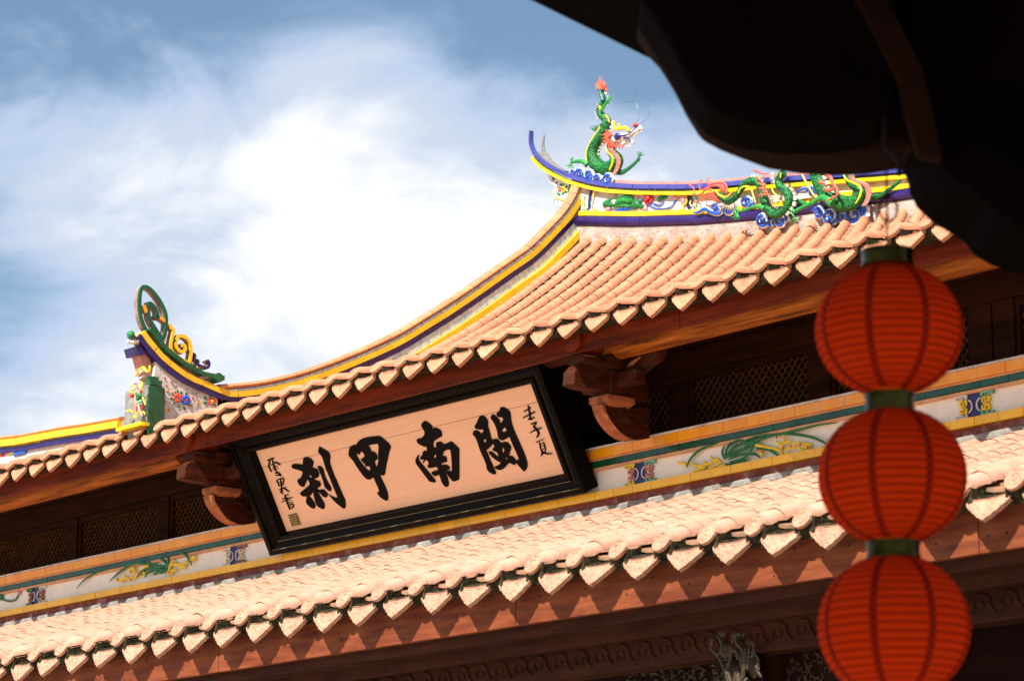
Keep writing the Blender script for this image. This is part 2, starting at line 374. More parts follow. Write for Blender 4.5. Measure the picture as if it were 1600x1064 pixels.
def drip(wd, hg, smooth_face=False):
    """hanging pointed tile: lobed border, sunken carved face and a short trough behind"""
    m = MB(); h = wd/2
    half = [(1, 0), (.985, -.16), (.90, -.33), (.78, -.46), (.66, -.53), (.54, -.66), (.40, -.74), (.28, -.87), (.12, -.93), (0, -1.03)]
    out_ = [(-x*h, z*hg) for x, z in half]+[(x*h, z*hg) for x, z in half[-2::-1]]
    top = [(h*(1-2*k/8)*1.0, -hg*.13*(1-(1-2*k/8)**2)) for k in range(1, 8)]
    oc = out_+top; n = len(oc); cx, cz = 0, -hg*.42
    def ins(s, y): return [(cx+(x-cx)*s, y, cz+(z-cz)*s) for x, z in oc]
    rings = [ins(1, .016), ins(1.0, -.002), ins(.985, -.006), ins(.93, -.006), ins(.90, -.001), ins(.62, -.004), ins(.40, -.001), ins(.2, -.005)]
    vs = [q for r_ in rings for q in r_]; fs = []
    for i in range(len(rings)-1):
        for k in range(n): a = i*n+k; b = i*n+(k+1) % n; fs.append((a, b, b+n, a+n))
    fs.append(tuple(range((len(rings)-1)*n, len(rings)*n)))
    fs.append(tuple(range(n-1, -1, -1)))
    m.add(vs, fs)
    # trough lip behind the face
    arc = [(h*.93*(2*k/8-1), -hg*.13*(1-(2*k/8-1)**2)) for k in range(9)]
    vs = [(x, .004, z+.004) for x, z in arc]+[(x, .07, z+.05) for x, z in arc]
    m.add(vs, [(k, k+1, k+10, k+9) for k in range(8)]); return m

cand = []
def roof(nm, zf, YE, YT, pitchX, xs, L0, L, r, R, dw, dh, mt, md, ze_disc, hide, hk):
    body = MB()
    # bed under the tiles
    ny = 24
    lim = lambda X: YT if (X > X0 or nm == 'lower_roof') else min(YT, 13.6)
    vs = []; X_a, X_b = xs[0]-pitchX*.5, xs[-1]+pitchX*.5
    nx = 40
    for i in range(nx+1):
        X = X_a+(X_b-X_a)*i/nx
        for j in range(ny+1):
            Y = YE+.05+(lim(X)-YE-.05)*j/ny; vs.append((X, Y, zf(X, Y)-.035))
    for i in range(nx+1):
        X = X_a+(X_b-X_a)*i/nx
        for j in range(ny+1):
            Y = YE+.05+(lim(X)-YE-.05)*j/ny; vs.append((X, Y, zf(X, Y)-.075))
    K = (nx+1)*(ny+1); fs = []
    for i in range(nx):
        for j in range(ny):
            a = i*(ny+1)+j; fs.append((a, a+ny+1, a+ny+2, a+1)); fs.append((K+a, K+a+1, K+a+ny+2, K+a+ny+1))
        a = i*(ny+1); fs.append((a, K+a, K+a+ny+1, a+ny+1))
    body.add(vs, fs)
    bo = body.build(nm, M_['moss'], hall)
    em = eave_cap(r, L0, R, hk).mesh('eave_cap_tile', mt, True, 35); em.materials.append(md)
    for i_, p_ in enumerate(em.polygons):
        if i_ >= 14*3: p_.material_index = 1 if i_ >= 14*5 else 0; dm = drip(dw, dh).mesh('drip_tile', md, True, 30)
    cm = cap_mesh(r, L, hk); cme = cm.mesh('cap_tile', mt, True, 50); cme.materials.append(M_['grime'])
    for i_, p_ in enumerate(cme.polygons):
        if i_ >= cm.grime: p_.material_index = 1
    pans = MB(); mor = MB()
    def fan(X, Y):      # the rows draw together towards the ridge
        if nm == 'lower_roof' or X < X0: return X, 1.0
        g = max(0, (Y-YE)/(YT-YE))**2; return X+(X0-X)*.30*g, 1-.24*g
    for X in xs:
        s0 = (zf(X, YE+.2)-zf(X, YE))/.2; a0 = math.atan(s0)
        jx = random.uniform(-.004, .004); jz = random.uniform(-.003, .003)
        Mx = Matrix.Translation((X+jx, YE+.030*R/.062, ze_disc+jz)) @ Matrix.Rotation(a0*1.0, 4, 'X') @ Matrix.Rotation(random.uniform(-.02, .02), 4, 'Z')
        o = reg(bpy.data.objects.new('eave_cap_tile', em), bo, Mx)
        # drip in the middle of the next gap
        Xd = X+pitchX/2
        a1 = radians(random.uniform(-29, -18))
        Md = Matrix.Translation((Xd+random.uniform(-.004, .004), YE+.05*pitchX/.31, ze_disc-.036*pitchX/.31+random.uniform(-.003, .003))) @ Matrix.Rotation(a1, 4, 'X') @ Matrix.Rotation(random.uniform(-.03, .03), 4, 'Y')
        reg(bpy.data.objects.new('drip_tile', dm), bo, Md)
        # mortar plug under each tube front and along it
        mor.box((X-r*.95, YE+.035, ze_disc-.07), (X+r*.95, YE+.16, ze_disc+.005))
        mor.box((X+r*.9, YE+.06, ze_disc-.07), (X+pitchX-r*.9, YE+.11, ze_disc-.03))
        # rows of cap tiles
        Y = YE+L0*cos(a0)-.006; k = 0; Lr = L*random.uniform(.93, 1.07)
        first = True
        while Y < lim(X)-.01:
            Xc, wk = fan(X, Y); Xn = fan(X, Y+.03)[0]; hd = math.atan((Xn-Xc)/.03)
            z = zf(Xc, Y); s = (zf(Xn, Y+.03)-z)/.03; a = math.atan(s)
            off = (ze_disc-zf(X, YE))
            zz = z+off*(1-min(1, (Y-YE)/.8))+.0*1
            Mx = Matrix.Translation((Xc+random.uniform(-.0025, .0025), Y, zz+random.uniform(-.0015, .0015))) @ Matrix.Rotation(-hd+random.uniform(-.015, .015), 4, 'Z') @ Matrix.Rotation(a+.015+random.uniform(-.010, .010), 4, 'X') @ Matrix.Diagonal((wk, 1, wk*.5+.5, 1))
            P = V((Xc, Y, zz)); px, py, dd = proj(P)
            vis = (-20 < px < 1620) and not hide(X, Y)
            cand.append((vis, 1/dd, nm, bo, cme, cm, Mx, mt))
            Y += Lr*cos(a)*(random.uniform(.86, 1.0)); k += 1
        # pan courses in the gap right of this row
        Y = YE+.13
        g0 = X+r*.55; g1 = X+pitchX-r*.55
        while Y < lim(X)-.01:
            Xc, wk = fan(Xd, Y); h0 = (g1-g0)/2*(fan(X+pitchX, Y)[0]-fan(X, Y)[0])/pitchX
            z = zf(Xc, Y); s = (zf(Xc, Y+.03)-z)/.03; LL = L*1.0/sqrt(1+s*s)
            dz = s*LL; v0 = []; 
            for (yy, zo) in ((Y-.004, .012), (Y+LL+.002, .0)):
                for q in range(5):
                    u = q/4*2-1; zb = z+(dz if yy > Y+.01 else 0)-.020+.020*u*u+zo
                    v0.append((Xc+h0*u, yy, zb))
            for q in range(5):
                u = q/4*2-1; v0.append((Xc+h0*u, Y-.004, z-.020+.020*u*u-.004))
            pans.add(v0, [(q, q+1, q+6, q+5) for q in range(4)]+[(q+1, q, q+10, q+11) for q in range(4)])
            Y += LL
    p = pans.build('pan_tile', M_['pan'], bo, True, 30); p['kind'] = 'stuff'
    mor.build('bedding_mortar', M_['moss'], bo)
    return bo

pu = .2385; pl = .309
xs_up = [-13.278+.235*.5-.01+pu*k for k in range(-60, 40)]     # rows aligned with the photographed drips
xs_up = [x for x in xs_up if -26.9 < x < -4.6]
xs_lo = [-11.212+pl*.5-.01+pl*k for k in range(-52, 24)]
xs_lo = [x for x in xs_lo if -26.8 < x < -4.6]
# a drip hangs half a pitch right of its row: shift so that tips fall on the measured places
xs_up = [x-pu for x in xs_up]; xs_lo = [x-pl for x in xs_lo]
roof_up = roof('upper_roof', up_z, YU, YR+.02, pu, xs_up, .165, .088, .051, .046, .203, .108, M_['tile_up'], M_['drip_up'], ZU+.072, lambda X, Y: Y < 13.2 or X < X0, .92)
roof_lo = roof('lower_roof', lo_z, YL, YF+.02, pl, xs_lo, .178, .098, .067, .055, .256, .126, M_['tile_lo'], M_['drip_lo'], ZL+.118, lambda X, Y: False, .80)
cand.sort(key=lambda c: (not c[0], -c[1]*(1.0 if c[2] == 'lower_roof' else .72)))
rest = {}
for i, (vis, q, nm, bo, cme, cm, Mx, mt) in enumerate(cand):
    if i < 300:
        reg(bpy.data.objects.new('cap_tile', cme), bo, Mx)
    else:
        R_ = rest.setdefault(nm, (MB(), bo, mt))[0]
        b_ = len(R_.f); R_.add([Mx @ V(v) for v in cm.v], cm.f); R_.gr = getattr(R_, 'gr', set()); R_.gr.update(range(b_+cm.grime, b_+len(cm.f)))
for nm, (m, bo, mt) in rest.items():
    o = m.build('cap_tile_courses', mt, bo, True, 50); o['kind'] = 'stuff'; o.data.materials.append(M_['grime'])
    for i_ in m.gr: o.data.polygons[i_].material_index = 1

# ------------------------------------------------------------------ bands of tiles along a curve
def band(name, curve, lo, hi, nrm, t0, t1, mt, parent, seg=None, gap=.003, bulge=0, kind=None):
    """curve: list of V points; the band spans curve+up*lo .. curve+up*hi ; nrm outward, from t0 (back) to t1 (front).
    seg = piece length -> separate objects"""
    def make(pts, nm):
        m = MB(); vs = []
        for i, p in enumerate(pts):
            t = (pts[min(i+1, len(pts)-1)]-pts[max(i-1, 0)]).normalized(); up = nrm.cross(t)
            if up.z < 0 or (abs(up.z) < .3 and up.dot(UPREF[0]) < 0): up = -up
            up.normalize()
            if bulge:
                vs += [p+up*lo+nrm*t0, p+up*lo+nrm*t1, p+up*(lo*.75+hi*.25)+nrm*(t1+bulge*.75), p+up*(lo*.5+hi*.5)+nrm*(t1+bulge), p+up*(lo*.25+hi*.75)+nrm*(t1+bulge*.75), p+up*hi+nrm*t1, p+up*hi+nrm*t0]
            else: vs += [p+up*lo+nrm*t0, p+up*lo+nrm*t1, p+up*hi+nrm*t1, p+up*hi+nrm*t0]
        c = 7 if bulge else 4; fs = []
        for i in range(len(pts)-1):
            for k in range(c): a = i*c+k; b = i*c+(k+1) % c; fs.append((a, b, b+c, a+c))
        fs += [tuple(range(c-1, -1, -1)), tuple(range((len(pts)-1)*c, len(pts)*c))]
        m.add(vs, fs); o = m.build(nm, mt, parent, bool(bulge), 35)
        if kind: o['kind'] = kind
        return o
    if not seg: return [make(curve, name)]
    # resample by arc length
    d = [0]
    for a, b in zip(curve, curve[1:]): d.append(d[-1]+(b-a).length)
    def at(s):
        s = max(0, min(d[-1], s))
        for i in range(len(d)-1):
            if s <= d[i+1]+1e-9: return curve[i].lerp(curve[i+1], (s-d[i])/max(1e-9, d[i+1]-d[i]))
        return curve[-1]
    n = max(1, round(d[-1]/seg)); res = []
    for i in range(n):
        a = d[-1]*i/n+gap/2; b = d[-1]*(i+1)/n-gap/2
        jit = nrm*random.uniform(-.0015, .0015)
        res.append(make([at(a)+jit, at((a+b)/2)+jit, at(b)+jit], name))
    return res
UPREF = [V((0, 0, 1))]
NY = V((0, -1, 0)); NXp = V((1, 0, 0))
def line(Xa, Xb, Y, z, n=2): return [V((Xa+(Xb-Xa)*i/n, Y, z)) for i in range(n+1)]

def stroke(m, pts, O=None, nrm=NY, rad=4, proud=.0, crop=None, n=6, fk=.8, k=3, plane=None, taper=False, smooth=True):
    """raised stroke on a plane; pts in pixels of the photograph (or of a crop: (x0,y0,scale))"""
    P = []
    for q in pts:
        x, y = q[0], q[1]
        r = q[2] if len(q) > 2 else rad
        if crop: x = crop[0]+x/crop[2]; y = crop[1]+y/crop[2]; r = r/crop[2]
        p = plane(x, y); d = (p-CAM).dot(FW)
        P.append((*(p+nrm*proud), r*d/FPX))
    if smooth and len(P) > 1: P = smoothpts(P, k)
    R = [max(1e-4, p[3]) for p in P]
    if taper: R = [r_*(1-.85*abs(2*i/(len(R)-1)-1)**3) for i, r_ in enumerate(R)]
    m.tube([V(p[:3]) for p in P], R, n, True, nrm, fk)
    return m
def blob(m, x, y, rx, ry, crop=None, plane=None, proud=0, nrm=NY, depth=.5, fac=.69):
    if crop: x = crop[0]+x/crop[2]; y = crop[1]+y/crop[2]; rx /= crop[2]; ry /= crop[2]
    p = plane(x, y); d = (p-CAM).dot(FW); rx = rx*d/FPX/fac; rz = ry*d/FPX
    th = min(rx, rz)*depth
    if abs(nrm.y) > .5: m.ball(p+nrm*proud, (rx, th, rz))
    else: m.ball(p+nrm*proud, (th, rx, rz))
    return m
def flower(m_pet, m_cen, x, y, r, crop, plane, proud=0, nrm=NY, petals=6, fac=.62):
    for k in range(petals):
        a = 2*pi*k/petals+.3
        blob(m_pet, x+cos(a)*r*.6*fac*1.35, y+sin(a)*r*.6, r*.36*fac*1.2, r*.36, crop, plane, proud, nrm, .5, fac)
    blob(m_cen, x, y, r*.26*fac*1.3, r*.26, crop, plane, proud+.012, nrm, .7, fac)

# ------------------------------------------------------------------ main ridge (along X at Y=YR)
pY = lambda x, y: onY(x, y, YR-.09)
ridge = MB()
Xr = [-17.30+(.1*i) for i in range(0, 128)]
def ZT(X): return interp(TOPTAB, X if X < -12 else -24-X)
TOPTAB = sorted([(onY(x, y, YR-.09).x, onY(x, y, YR-.09).z) for x, y in ((866.5, 262), (880.6, 269), (899, 275), (918.7, 280.5), (935, 284), (950, 286.5), (1000, 289.5), (1080, 289.5), (1130, 286), (1200, 279), (1300, 272), (1415, 263))])
def ZB(X): return interp(ZR, X if X < -12 else -24-X)
vs = []; fs = []
for X in Xr:
    zb = ZB(X)-.16; zt = ZT(X)-.02
    vs += [(X, YR-.06, zb), (X, YR+.10, zb), (X, YR+.10, zt), (X, YR-.06, zt)]
for i in range(len(Xr)-1):
    for k in range(4): a = i*4+k; b = i*4+(k+1) % 4; fs.append((a, b, b+4, a+4))
fs += [(0, 1, 2, 3), tuple(len(vs)-4+k for k in (3, 2, 1, 0))]
ridge.add(vs, fs); RID = ridge.build('main_ridge', M_['white_old'], hall)
cb = [V((X, YR, ZB(X))) for X in Xr]; ct = [V((X, YR, ZT(X))) for X in Xr]
band('base_mortar', cb, -.20, -.004, NY, .02, .095, M_['mortar'], RID)
band('purple_tile', cb, .0, .068, NY, .05, .105, M_['purple'], RID, .42, .003, .018)
band('yellow_tile', cb, .080, .115, NY, .05, .085, M_['yellow'], RID, .36, .002)
tipc = smoothpts([tuple(onY(x, y, YR-.09)) for x, y in ((831, 205), (830.5, 222), (834.5, 236), (841.5, 246), (852, 255), (866.5, 264))], 3)
tipc = [V((p[0], YR, p[2])) for p in tipc]
# the tail widens from its tip
allc = tipc+[c+V((0, 0, -.016)) for c in ct if c.x > tipc[-1].x+.03]
UPREF[0] = V((.5, 0, .5))
band('yellow_moulding', [c for c in allc if c.z < tipc[6].z], -.058, -.030, NY, .05, .10, M_['r_yellow'], RID, None)
m = MB(); vs = []; fs = []; tp = allc[:len(tipc)+1]
for i, p in enumerate(tp):
    t = (tp[min(i+1, len(tp)-1)]-tp[max(i-1, 0)]).normalized(); u = V((-t.z, 0, t.x)); u = -u if u.x+u.z < 0 else u; wk = min(1, .28+i/(len(tp)*.9))
    for y_, s_ in ((.075, -1), (.115, -1), (.115, 1), (.075, 1)): vs.append(p+u*(.015*s_*wk)+NY*y_)
for i in range(len(tp)-1):
    for k in range(4): a = i*4+k; b = i*4+(k+1) % 4; fs.append((a, b, b+4, a+4))
fs += [(0, 1, 2, 3), tuple(len(vs)-4+k for k in (3, 2, 1, 0))]
m.add(vs, fs); m.build('blue_tile', M_['blue_tile'], RID, True, 35)
band('blue_tile', allc[len(tipc):], -.016, .018, NY, .05, .115, M_['blue_tile'], RID, .2, .003)
band('coping', [c for c in allc if c.x > -16.9], .020, .045, NY, -.05, .085, M_['pink'], RID)
UPREF[0] = V((0, 0, 1))
# rear prong and deck of the swallowtail
m = MB()
rp = smoothpts([tuple(onY(x, y, YR+.04)) for x, y in ((849.5, 212), (848.5, 232), (855, 248), (867, 262), (885, 273))], 3)
m.tube([V(p) for p in rp], [.009+.008*min(1, i/6) for i in range(len(rp))], 6)
fp = [V((p.x, YR-.05, p.z)) for p in tipc]
for i in range(6, len(fp)-1):
    a, b = fp[i], fp[i+1]; c = V((b.x+.01, YR+.05, b.z+.0)); d = V((a.x+.01, YR+.05, a.z+.0))
    m.add([a, b, c, d, a-V((0, 0, .03)), b-V((0, 0, .03)), c-V((0, 0, .03)), d-V((0, 0, .03))], [(0, 1, 2, 3), (7, 6, 5, 4), (0, 4, 5, 1), (2, 6, 7, 3)])
m.build('swallowtail_prong', M_['grey'], RID, True, 40)
# flowered gusset under the tail
C7 = (820, 190, 7.09)
def poly(m, pts, plane, ext, crop=None):
    P = []
    for x, y in pts:
        if crop: x = crop[0]+x/crop[2]; y = crop[1]+y/crop[2]
        P.append(plane(x, y))
    m.prism(P, ext); return m
m = MB(); pg = lambda x, y: onY(x, y, YR-.05)
poly(m, [(236, 540), (255, 600), (275, 665), (320, 700), (345, 715), (320, 760), (318, 800), (330, 850), (400, 880), (450, 880), (520, 720), (560, 680), (480, 655), (400, 625), (320, 585)], pg, (0, .09, 0), C7)
poly(m, [(345, 855), (300, 885), (395, 965), (440, 900), (400, 878)], pg, (0, .09, 0), C7)
m.build('gusset', M_['white'], RID)
mr, my, mg, mb_ = MB(), MB(), MB(), MB(); pgf = lambda x, y: onY(x, y, YR-.055)
flower(mr, my, 385, 750, 32, C7, pgf); flower(my, mr, 432, 752, 36, C7, pgf, .004)
for x, y in ((395, 700), (420, 700), (360, 795), (385, 805), (420, 800), (455, 780), (460, 720), (350, 680), (318, 640)): blob(mg, x, y, 14, 12, C7, pgf)
for x, y in ((405, 652), (310, 625), (360, 718), (375, 815)): blob(mb_, x, y, 12, 10, C7, pgf)
for x, y in ((290, 605), (298, 660), (458, 672)): blob(mr, x, y, 9, 9, C7, pgf)
stroke(my, [(315, 765), (325, 815), (370, 855), (445, 878)], rad=9, crop=C7, plane=pgf)
stroke(mg, [(500, 670), (495, 720), (475, 790)], rad=9, crop=C7, plane=pgf)
mgr = MB()
stroke(mgr, [(345, 862), (312, 885), (390, 950), (432, 900)], rad=4, crop=C7, plane=pgf)
stroke(mgr, [(350, 880), (362, 870), (372, 882), (358, 892), (345, 885)], rad=3, crop=C7, plane=pgf)
for mm, c in ((mr, 'r_red'), (my, 'r_yellow'), (mg, 'r_green'), (mb_, 'r_blue'), (mgr, 'grey')): mm.split('flower_relief', M_[c], RID)

# reliefs on the ridge panel
C8 = (900, 280, 8.0); pp = lambda x, y: onY(x, y, YR-.065)
R_ = {k: MB() for k in ('r_green', 'r_bright', 'r_red', 'r_pink', 'r_blue', 'r_yellow', 'r_mint', 'r_navy', 'r_mauve', 'r_white')}
blob(R_['r_bright'], 600, 275, 130, 76, C8, pp, 0, NY, .45); 
for k in range(7): blob(R_['r_bright'], 480+k*38, 335, 20, 22, C8, pp, .01)
stroke(R_['r_green'], [(470, 290), (540, 250), (640, 235), (720, 250)], rad=12, crop=C8, plane=pp, proud=.05)
for x, y, a, b in ((395, 305, 65, 50), (745, 325, 60, 62), (790, 280, 40, 30), (1090, 228, 62, 36), (1050, 250, 35, 30), (420, 320, 40, 40), (820, 340, 38, 34)): blob(R_['r_green'], x, y, a, b, C8, pp, .004)
for x, y, a, b in ((485, 210, 26, 26), (400, 376, 34, 26), (1255, 225, 30, 42), (870, 370, 26, 30), (770, 215, 18, 30)): blob(R_['r_pink'], x, y, a, b, C8, pp, .004)
for k in range(8):
    a = 2*pi*k/8; blob(R_['r_red'], 908+44*cos(a), 250+44*sin(a), 20, 26, C8, pp, .006)
blob(R_['r_red'], 908, 250, 32, 36, C8, pp, .02); blob(R_['r_red'], 895, 315, 18, 26, C8, pp, .006); blob(R_['r_mauve'], 870, 390, 30, 18, C8, pp, .006)
for p in ([(430, 405), (460, 365)], [(475, 408), (600, 365)], [(520, 408), (640, 372)], [(565, 408), (690, 345)], [(620, 408), (695, 375)], [(790, 270), (850, 255)], [(965, 305), (1050, 328), (1105, 280)], [(915, 320), (990, 365), (1090, 372), (1190, 350), (1235, 290), (1250, 250)]):
    stroke(R_['r_blue'], p, rad=10, crop=C8, plane=pp, proud=.004)
stroke(R_['r_yellow'], [(1290, 225), (1300, 195), (1350, 190), (1385, 235), (1385, 300), (1345, 330), (1345, 375), (1285, 400)], rad=13, crop=C8, plane=pp, proud=.006)
blob(R_['r_pink'], 1345, 270, 26, 60, C8, pp, .006)
blob(R_['r_navy'], 1415, 285, 50, 105, C8, pp, -.006, NY, .12)
stroke(R_['r_navy'], [(190, 135), (170, 250), (165, 390)], rad=26, crop=C8, plane=pp, fk=.2)
for p, c in (([(110, 190), (110, 240)], 'r_mint'), ([(100, 265), (100, 340), (115, 365)], 'r_yellow'), ([(90, 375), (140, 385), (140, 340)], 'r_mint'), ([(250, 140), (235, 180), (220, 240)], 'r_yellow'), ([(220, 250), (205, 300), (215, 350)], 'r_mint'), ([(205, 370), (210, 395), (185, 395)], 'r_white'), ([(235, 385), (275, 390)], 'r_yellow'), ([(130, 150), (180, 120), (210, 120)], 'r_pink'), ([(270, 150), (330, 140)], 'r_pink')):
    stroke(R_[c], p, rad=13, crop=C8, plane=pp, proud=.012, n=4)
for sx in (1480,):
    stroke(R_['r_mint'], [(sx-15, 230), (sx+25, 235), (sx+20, 340), (sx-20, 335)], rad=13, crop=C8, plane=pp, proud=.006, n=4)
    stroke(R_['r_yellow'], [(sx-40, 260), (sx-55, 300), (sx-35, 345)], rad=10, crop=C8, plane=pp)
for c, m in R_.items():
    if m.v: m.split('ridge_relief', M_[c], RID)
# dotted second-stage wall at the right end of the ridge
m = MB(); pw = lambda x, y: onY(x, y, YR-.02)
poly(m, [(1330, 292), (1345, 262), (1415, 225), (1700, 215), (1700, 300), (1415, 300), (1372, 310)], pw, (0, .2, 0)); WS = m.build('ridge_shoulder', M_['white_old'], RID)
m = MB()
for x, y in ((1350, 277), (1370.5, 271.5), (1371, 285), (1357, 282), (1385, 271), (1388, 289), (1398, 281), (1404, 272), (1360, 268)): blob(m, x, y, 1.1, 1.3, None, lambda a, b: onY(a, b, YR-.03))
m.split('blue_dot', M_['r_navy'], WS)

# ------------------------------------------------------------------ descending ridge (plane X = X0)
pX = lambda x, y: onX(x, y, X0+.10)
UPREF[0] = V((0, 1, 0))
topc = [(905, 282), (897, 302), (885, 322), (876, 333), (852, 358), (825, 384), (794, 405), (760, 429), (723, 454.5), (689.5, 476.5), (659, 495), (628.6, 513.7), (594.7, 530.6), (564, 544), (530, 558), (500, 569), (470, 579), (440, 587), (410, 593), (380, 597), (344, 599.5)]
DC = [V(p) for p in smoothpts([tuple(pX(x, y)) for x, y in topc], 2)]
DC = [V((X0, p.y, p.z)) for p in DC]
dr = MB(); vs = []; fs = []
for i, p in enumerate(DC):
    zb = min(p.z-.03, up_z(X0+.1, p.y)-.05)
    vs += [(X0-.01, p.y, zb), (X0+.075, p.y, zb), (X0+.075, p.y, p.z-.05), (X0-.01, p.y, p.z-.05)]
for i in range(len(DC)-1):
    for k in range(4): a = i*4+k; b = i*4+(k+1) % 4; fs.append((a, b, b+4, a+4))
fs += [(0, 1, 2, 3), tuple(len(vs)-4+k for k in (3, 2, 1, 0))]
dr.add(vs, fs); DR = dr.build('descending_ridge', M_['white_old'], hall)
UPREF[0] = V((0, -.5, 1))
def offc(c, d):   # shift a curve in its plane along its own normal
    o = []
    for i, p in enumerate(c):
        t = (c[min(i+1, len(c)-1)]-c[max(i-1, 0)]).normalized(); u = NXp.cross(t)
        if u.z < 0: u = -u
        o.append(p+u*d)
    return o
band('ridge_cap_tile', DC, -.042, .0, NXp, .02, .075, M_['ridge_cap'], DR, .115, .004, .028)
band('mosaic_strip', DC, -.058, -.043, NXp, .0, .092, M_['mosaic'], DR)
# yellow and purple strips continue down into the upturned end
endy = [V((X0, q.y, q.z)) for q in [pX(x, y) for x, y in ((331, 599), (318, 593), (304, 588), (291.6, 580.5), (280, 572.5), (270.5, 565), (259.5, 556), (249.5, 545), (242, 536.5), (236, 529), (231, 522.5), (227, 516))]]
YC = offc(DC, -.060)[:-1]+endy
band('yellow_tile', YC, -.040, .0, NXp, .0, .098, M_['yellow'], DR, .145, .003)
PC = offc(YC, -.044)
band('purple_tile', PC, -.036, .003, NXp, .0, .090, M_['purple'], DR, .30, .003)
band('mosaic_strip', offc(DC, -.144), -.060, .0, NXp, .0, .083, M_['mosaic'], DR)
band('yellow_tile', offc(DC[:-12], -.206), -.044, .0, NXp, .0, .118, M_['yellow'], DR, .25, .003)
band('rough_mortar', offc(DC[:-10], -.252), -.12, -.004, NXp, .0, .092, M_['mortar'], DR, .5, .0)
# green strip on the upturned end
GC = [V((X0, q.y, q.z)) for q in [pX(x, y) for x, y in ((350, 594.5), (331, 593), (318, 588), (304, 582), (291.6, 574.5), (280, 566.5), (270.5, 559), (259.5, 550), (249.5, 540), (242, 531), (236, 523), (232, 516))]]
band('green_strip', GC, -.0, .032, NXp, -.02, .11, M_['green_trim'], DR, .3, .002)
m = MB(); q = pX(340, 590.5)
m.tube([V((X0-.05, q.y, q.z)), V((X0+.12, q.y, q.z))], .034, 14); m.build('green_roll', M_['green_trim'], DR, True, 40)
# flowered side wall of the upturned end
m = MB(); px2 = lambda x, y: onX(x, y, X0+.075)
pts = [(244, 560), (240, 600), (246, 680), (470, 640), (470, 612), (430, 611), (400, 613), (345, 612), (318, 606), (291.6, 594), (270.5, 578), (255, 562), (245, 550)]
P = [px2(x, y) for x, y in pts]; m.prism([V((X0+.075, p.y, p.z)) for p in P], (-.15, 0, 0)); EW = m.build('flowered_end_wall', M_['white_old'], DR)
C5 = (190, 560, 8.87); pf = lambda x, y: onX(x, y, X0+.078)
E_ = {k: MB() for k in ('r_red', 'r_coral', 'r_blue', 'r_yellow', 'r_orange', 'r_green', 'grey')}
flower(E_['r_coral'], E_['r_red'], 775, 545, 72, C5, pf, 0, NXp, 7, .74); flower(E_['r_blue'], E_['r_red'], 890, 580, 72, C5, pf, 0, NXp, 7, .74); flower(E_['r_coral'], E_['r_yellow'], 1245, 595, 58, C5, pf, 0, NXp, 7, .74)
for x, y, a in ((710, 495, 40), (772, 460, -60), (828, 478, -80), (690, 555, 0), (730, 615, -40), (792, 655, -60), (870, 690, 80), (895, 490, -60), (935, 640, 40), (1165, 545, 50), (1232, 520, -70), (1160, 612, 0), (1290, 640, 40)):
    dx, dy = 30*cos(radians(a)), 30*sin(radians(a)); stroke(E_['r_green'], [(x-dx, y-dy, 4), (x, y, 17), (x+dx, y+dy, 5)], crop=C5, plane=pf, nrm=NXp, fk=.5)
for x, y in ((600, 275), (537, 355), (695, 325), (622, 375), (557, 468), (608, 602), (988, 548), (970, 648), (738, 470), (1318, 518), (1392, 520), (1383, 575)): blob(E_['r_red'], x, y, 11, 15, C5, pf, 0, NXp)
for x, y in ((635, 450), (565, 745), (660, 708), (1055, 622), (1310, 580)): blob(E_['r_orange'], x, y, 17, 22, C5, pf, 0, NXp)
blob(E_['r_yellow'], 618, 722, 13, 15, C5, pf, 0, NXp)
for p in ([(710, 345), (722, 385), (760, 350)], [(915, 480), (905, 430), (940, 410)], [(1040, 590), (1030, 500), (1075, 470)], [(1020, 700), (1045, 640), (1060, 560)]): stroke(E_['grey'], p, rad=4, crop=C5, plane=pf, nrm=NXp)
for c, m in E_.items(): m.split('flower_relief', M_[c], EW)
# front end ornament
pe = lambda x, y: onX(x, y, X0+.04)
C4 = (190, 430, 5.91)
m = MB(); poly(m, [(165, 720), (205, 870), (250, 960), (320, 960), (300, 880), (262, 780), (238, 700)], pe, (-.10, 0, 0), C4); m.build('end_neck', M_['pink'], DR)
m = MB(); poly(m, [(132, 655), (225, 640), (232, 690), (205, 735), (155, 735)], lambda x, y: onX(x, y, X0+.07), (-.15, 0, 0), C4); m.build('end_collar', M_['purple'], DR)
m = MB(); blob(m, 152, 590, 46, 62, C4, pe, 0, NXp, .9, .74); m.build('end_boss_rim', M_['peach'], DR, True)
m = MB(); blob(m, 140, 570, 30, 42, C4, lambda x, y: onX(x, y, X0+.04)+V((.02, -.06, 0)), .0, NXp, 1.0, .74); m.build('end_boss', M_['r_green'], DR, True)
m = MB()
for k in range(6): blob(m, 105+k*22, 628+8*sin(k), 12, 20, C4, lambda x, y: onX(x, y, X0+.05)+V((.02, -.05, 0)), 0, NXp, .9, .74)
m.split('end_petal', M_['r_white'], DR)
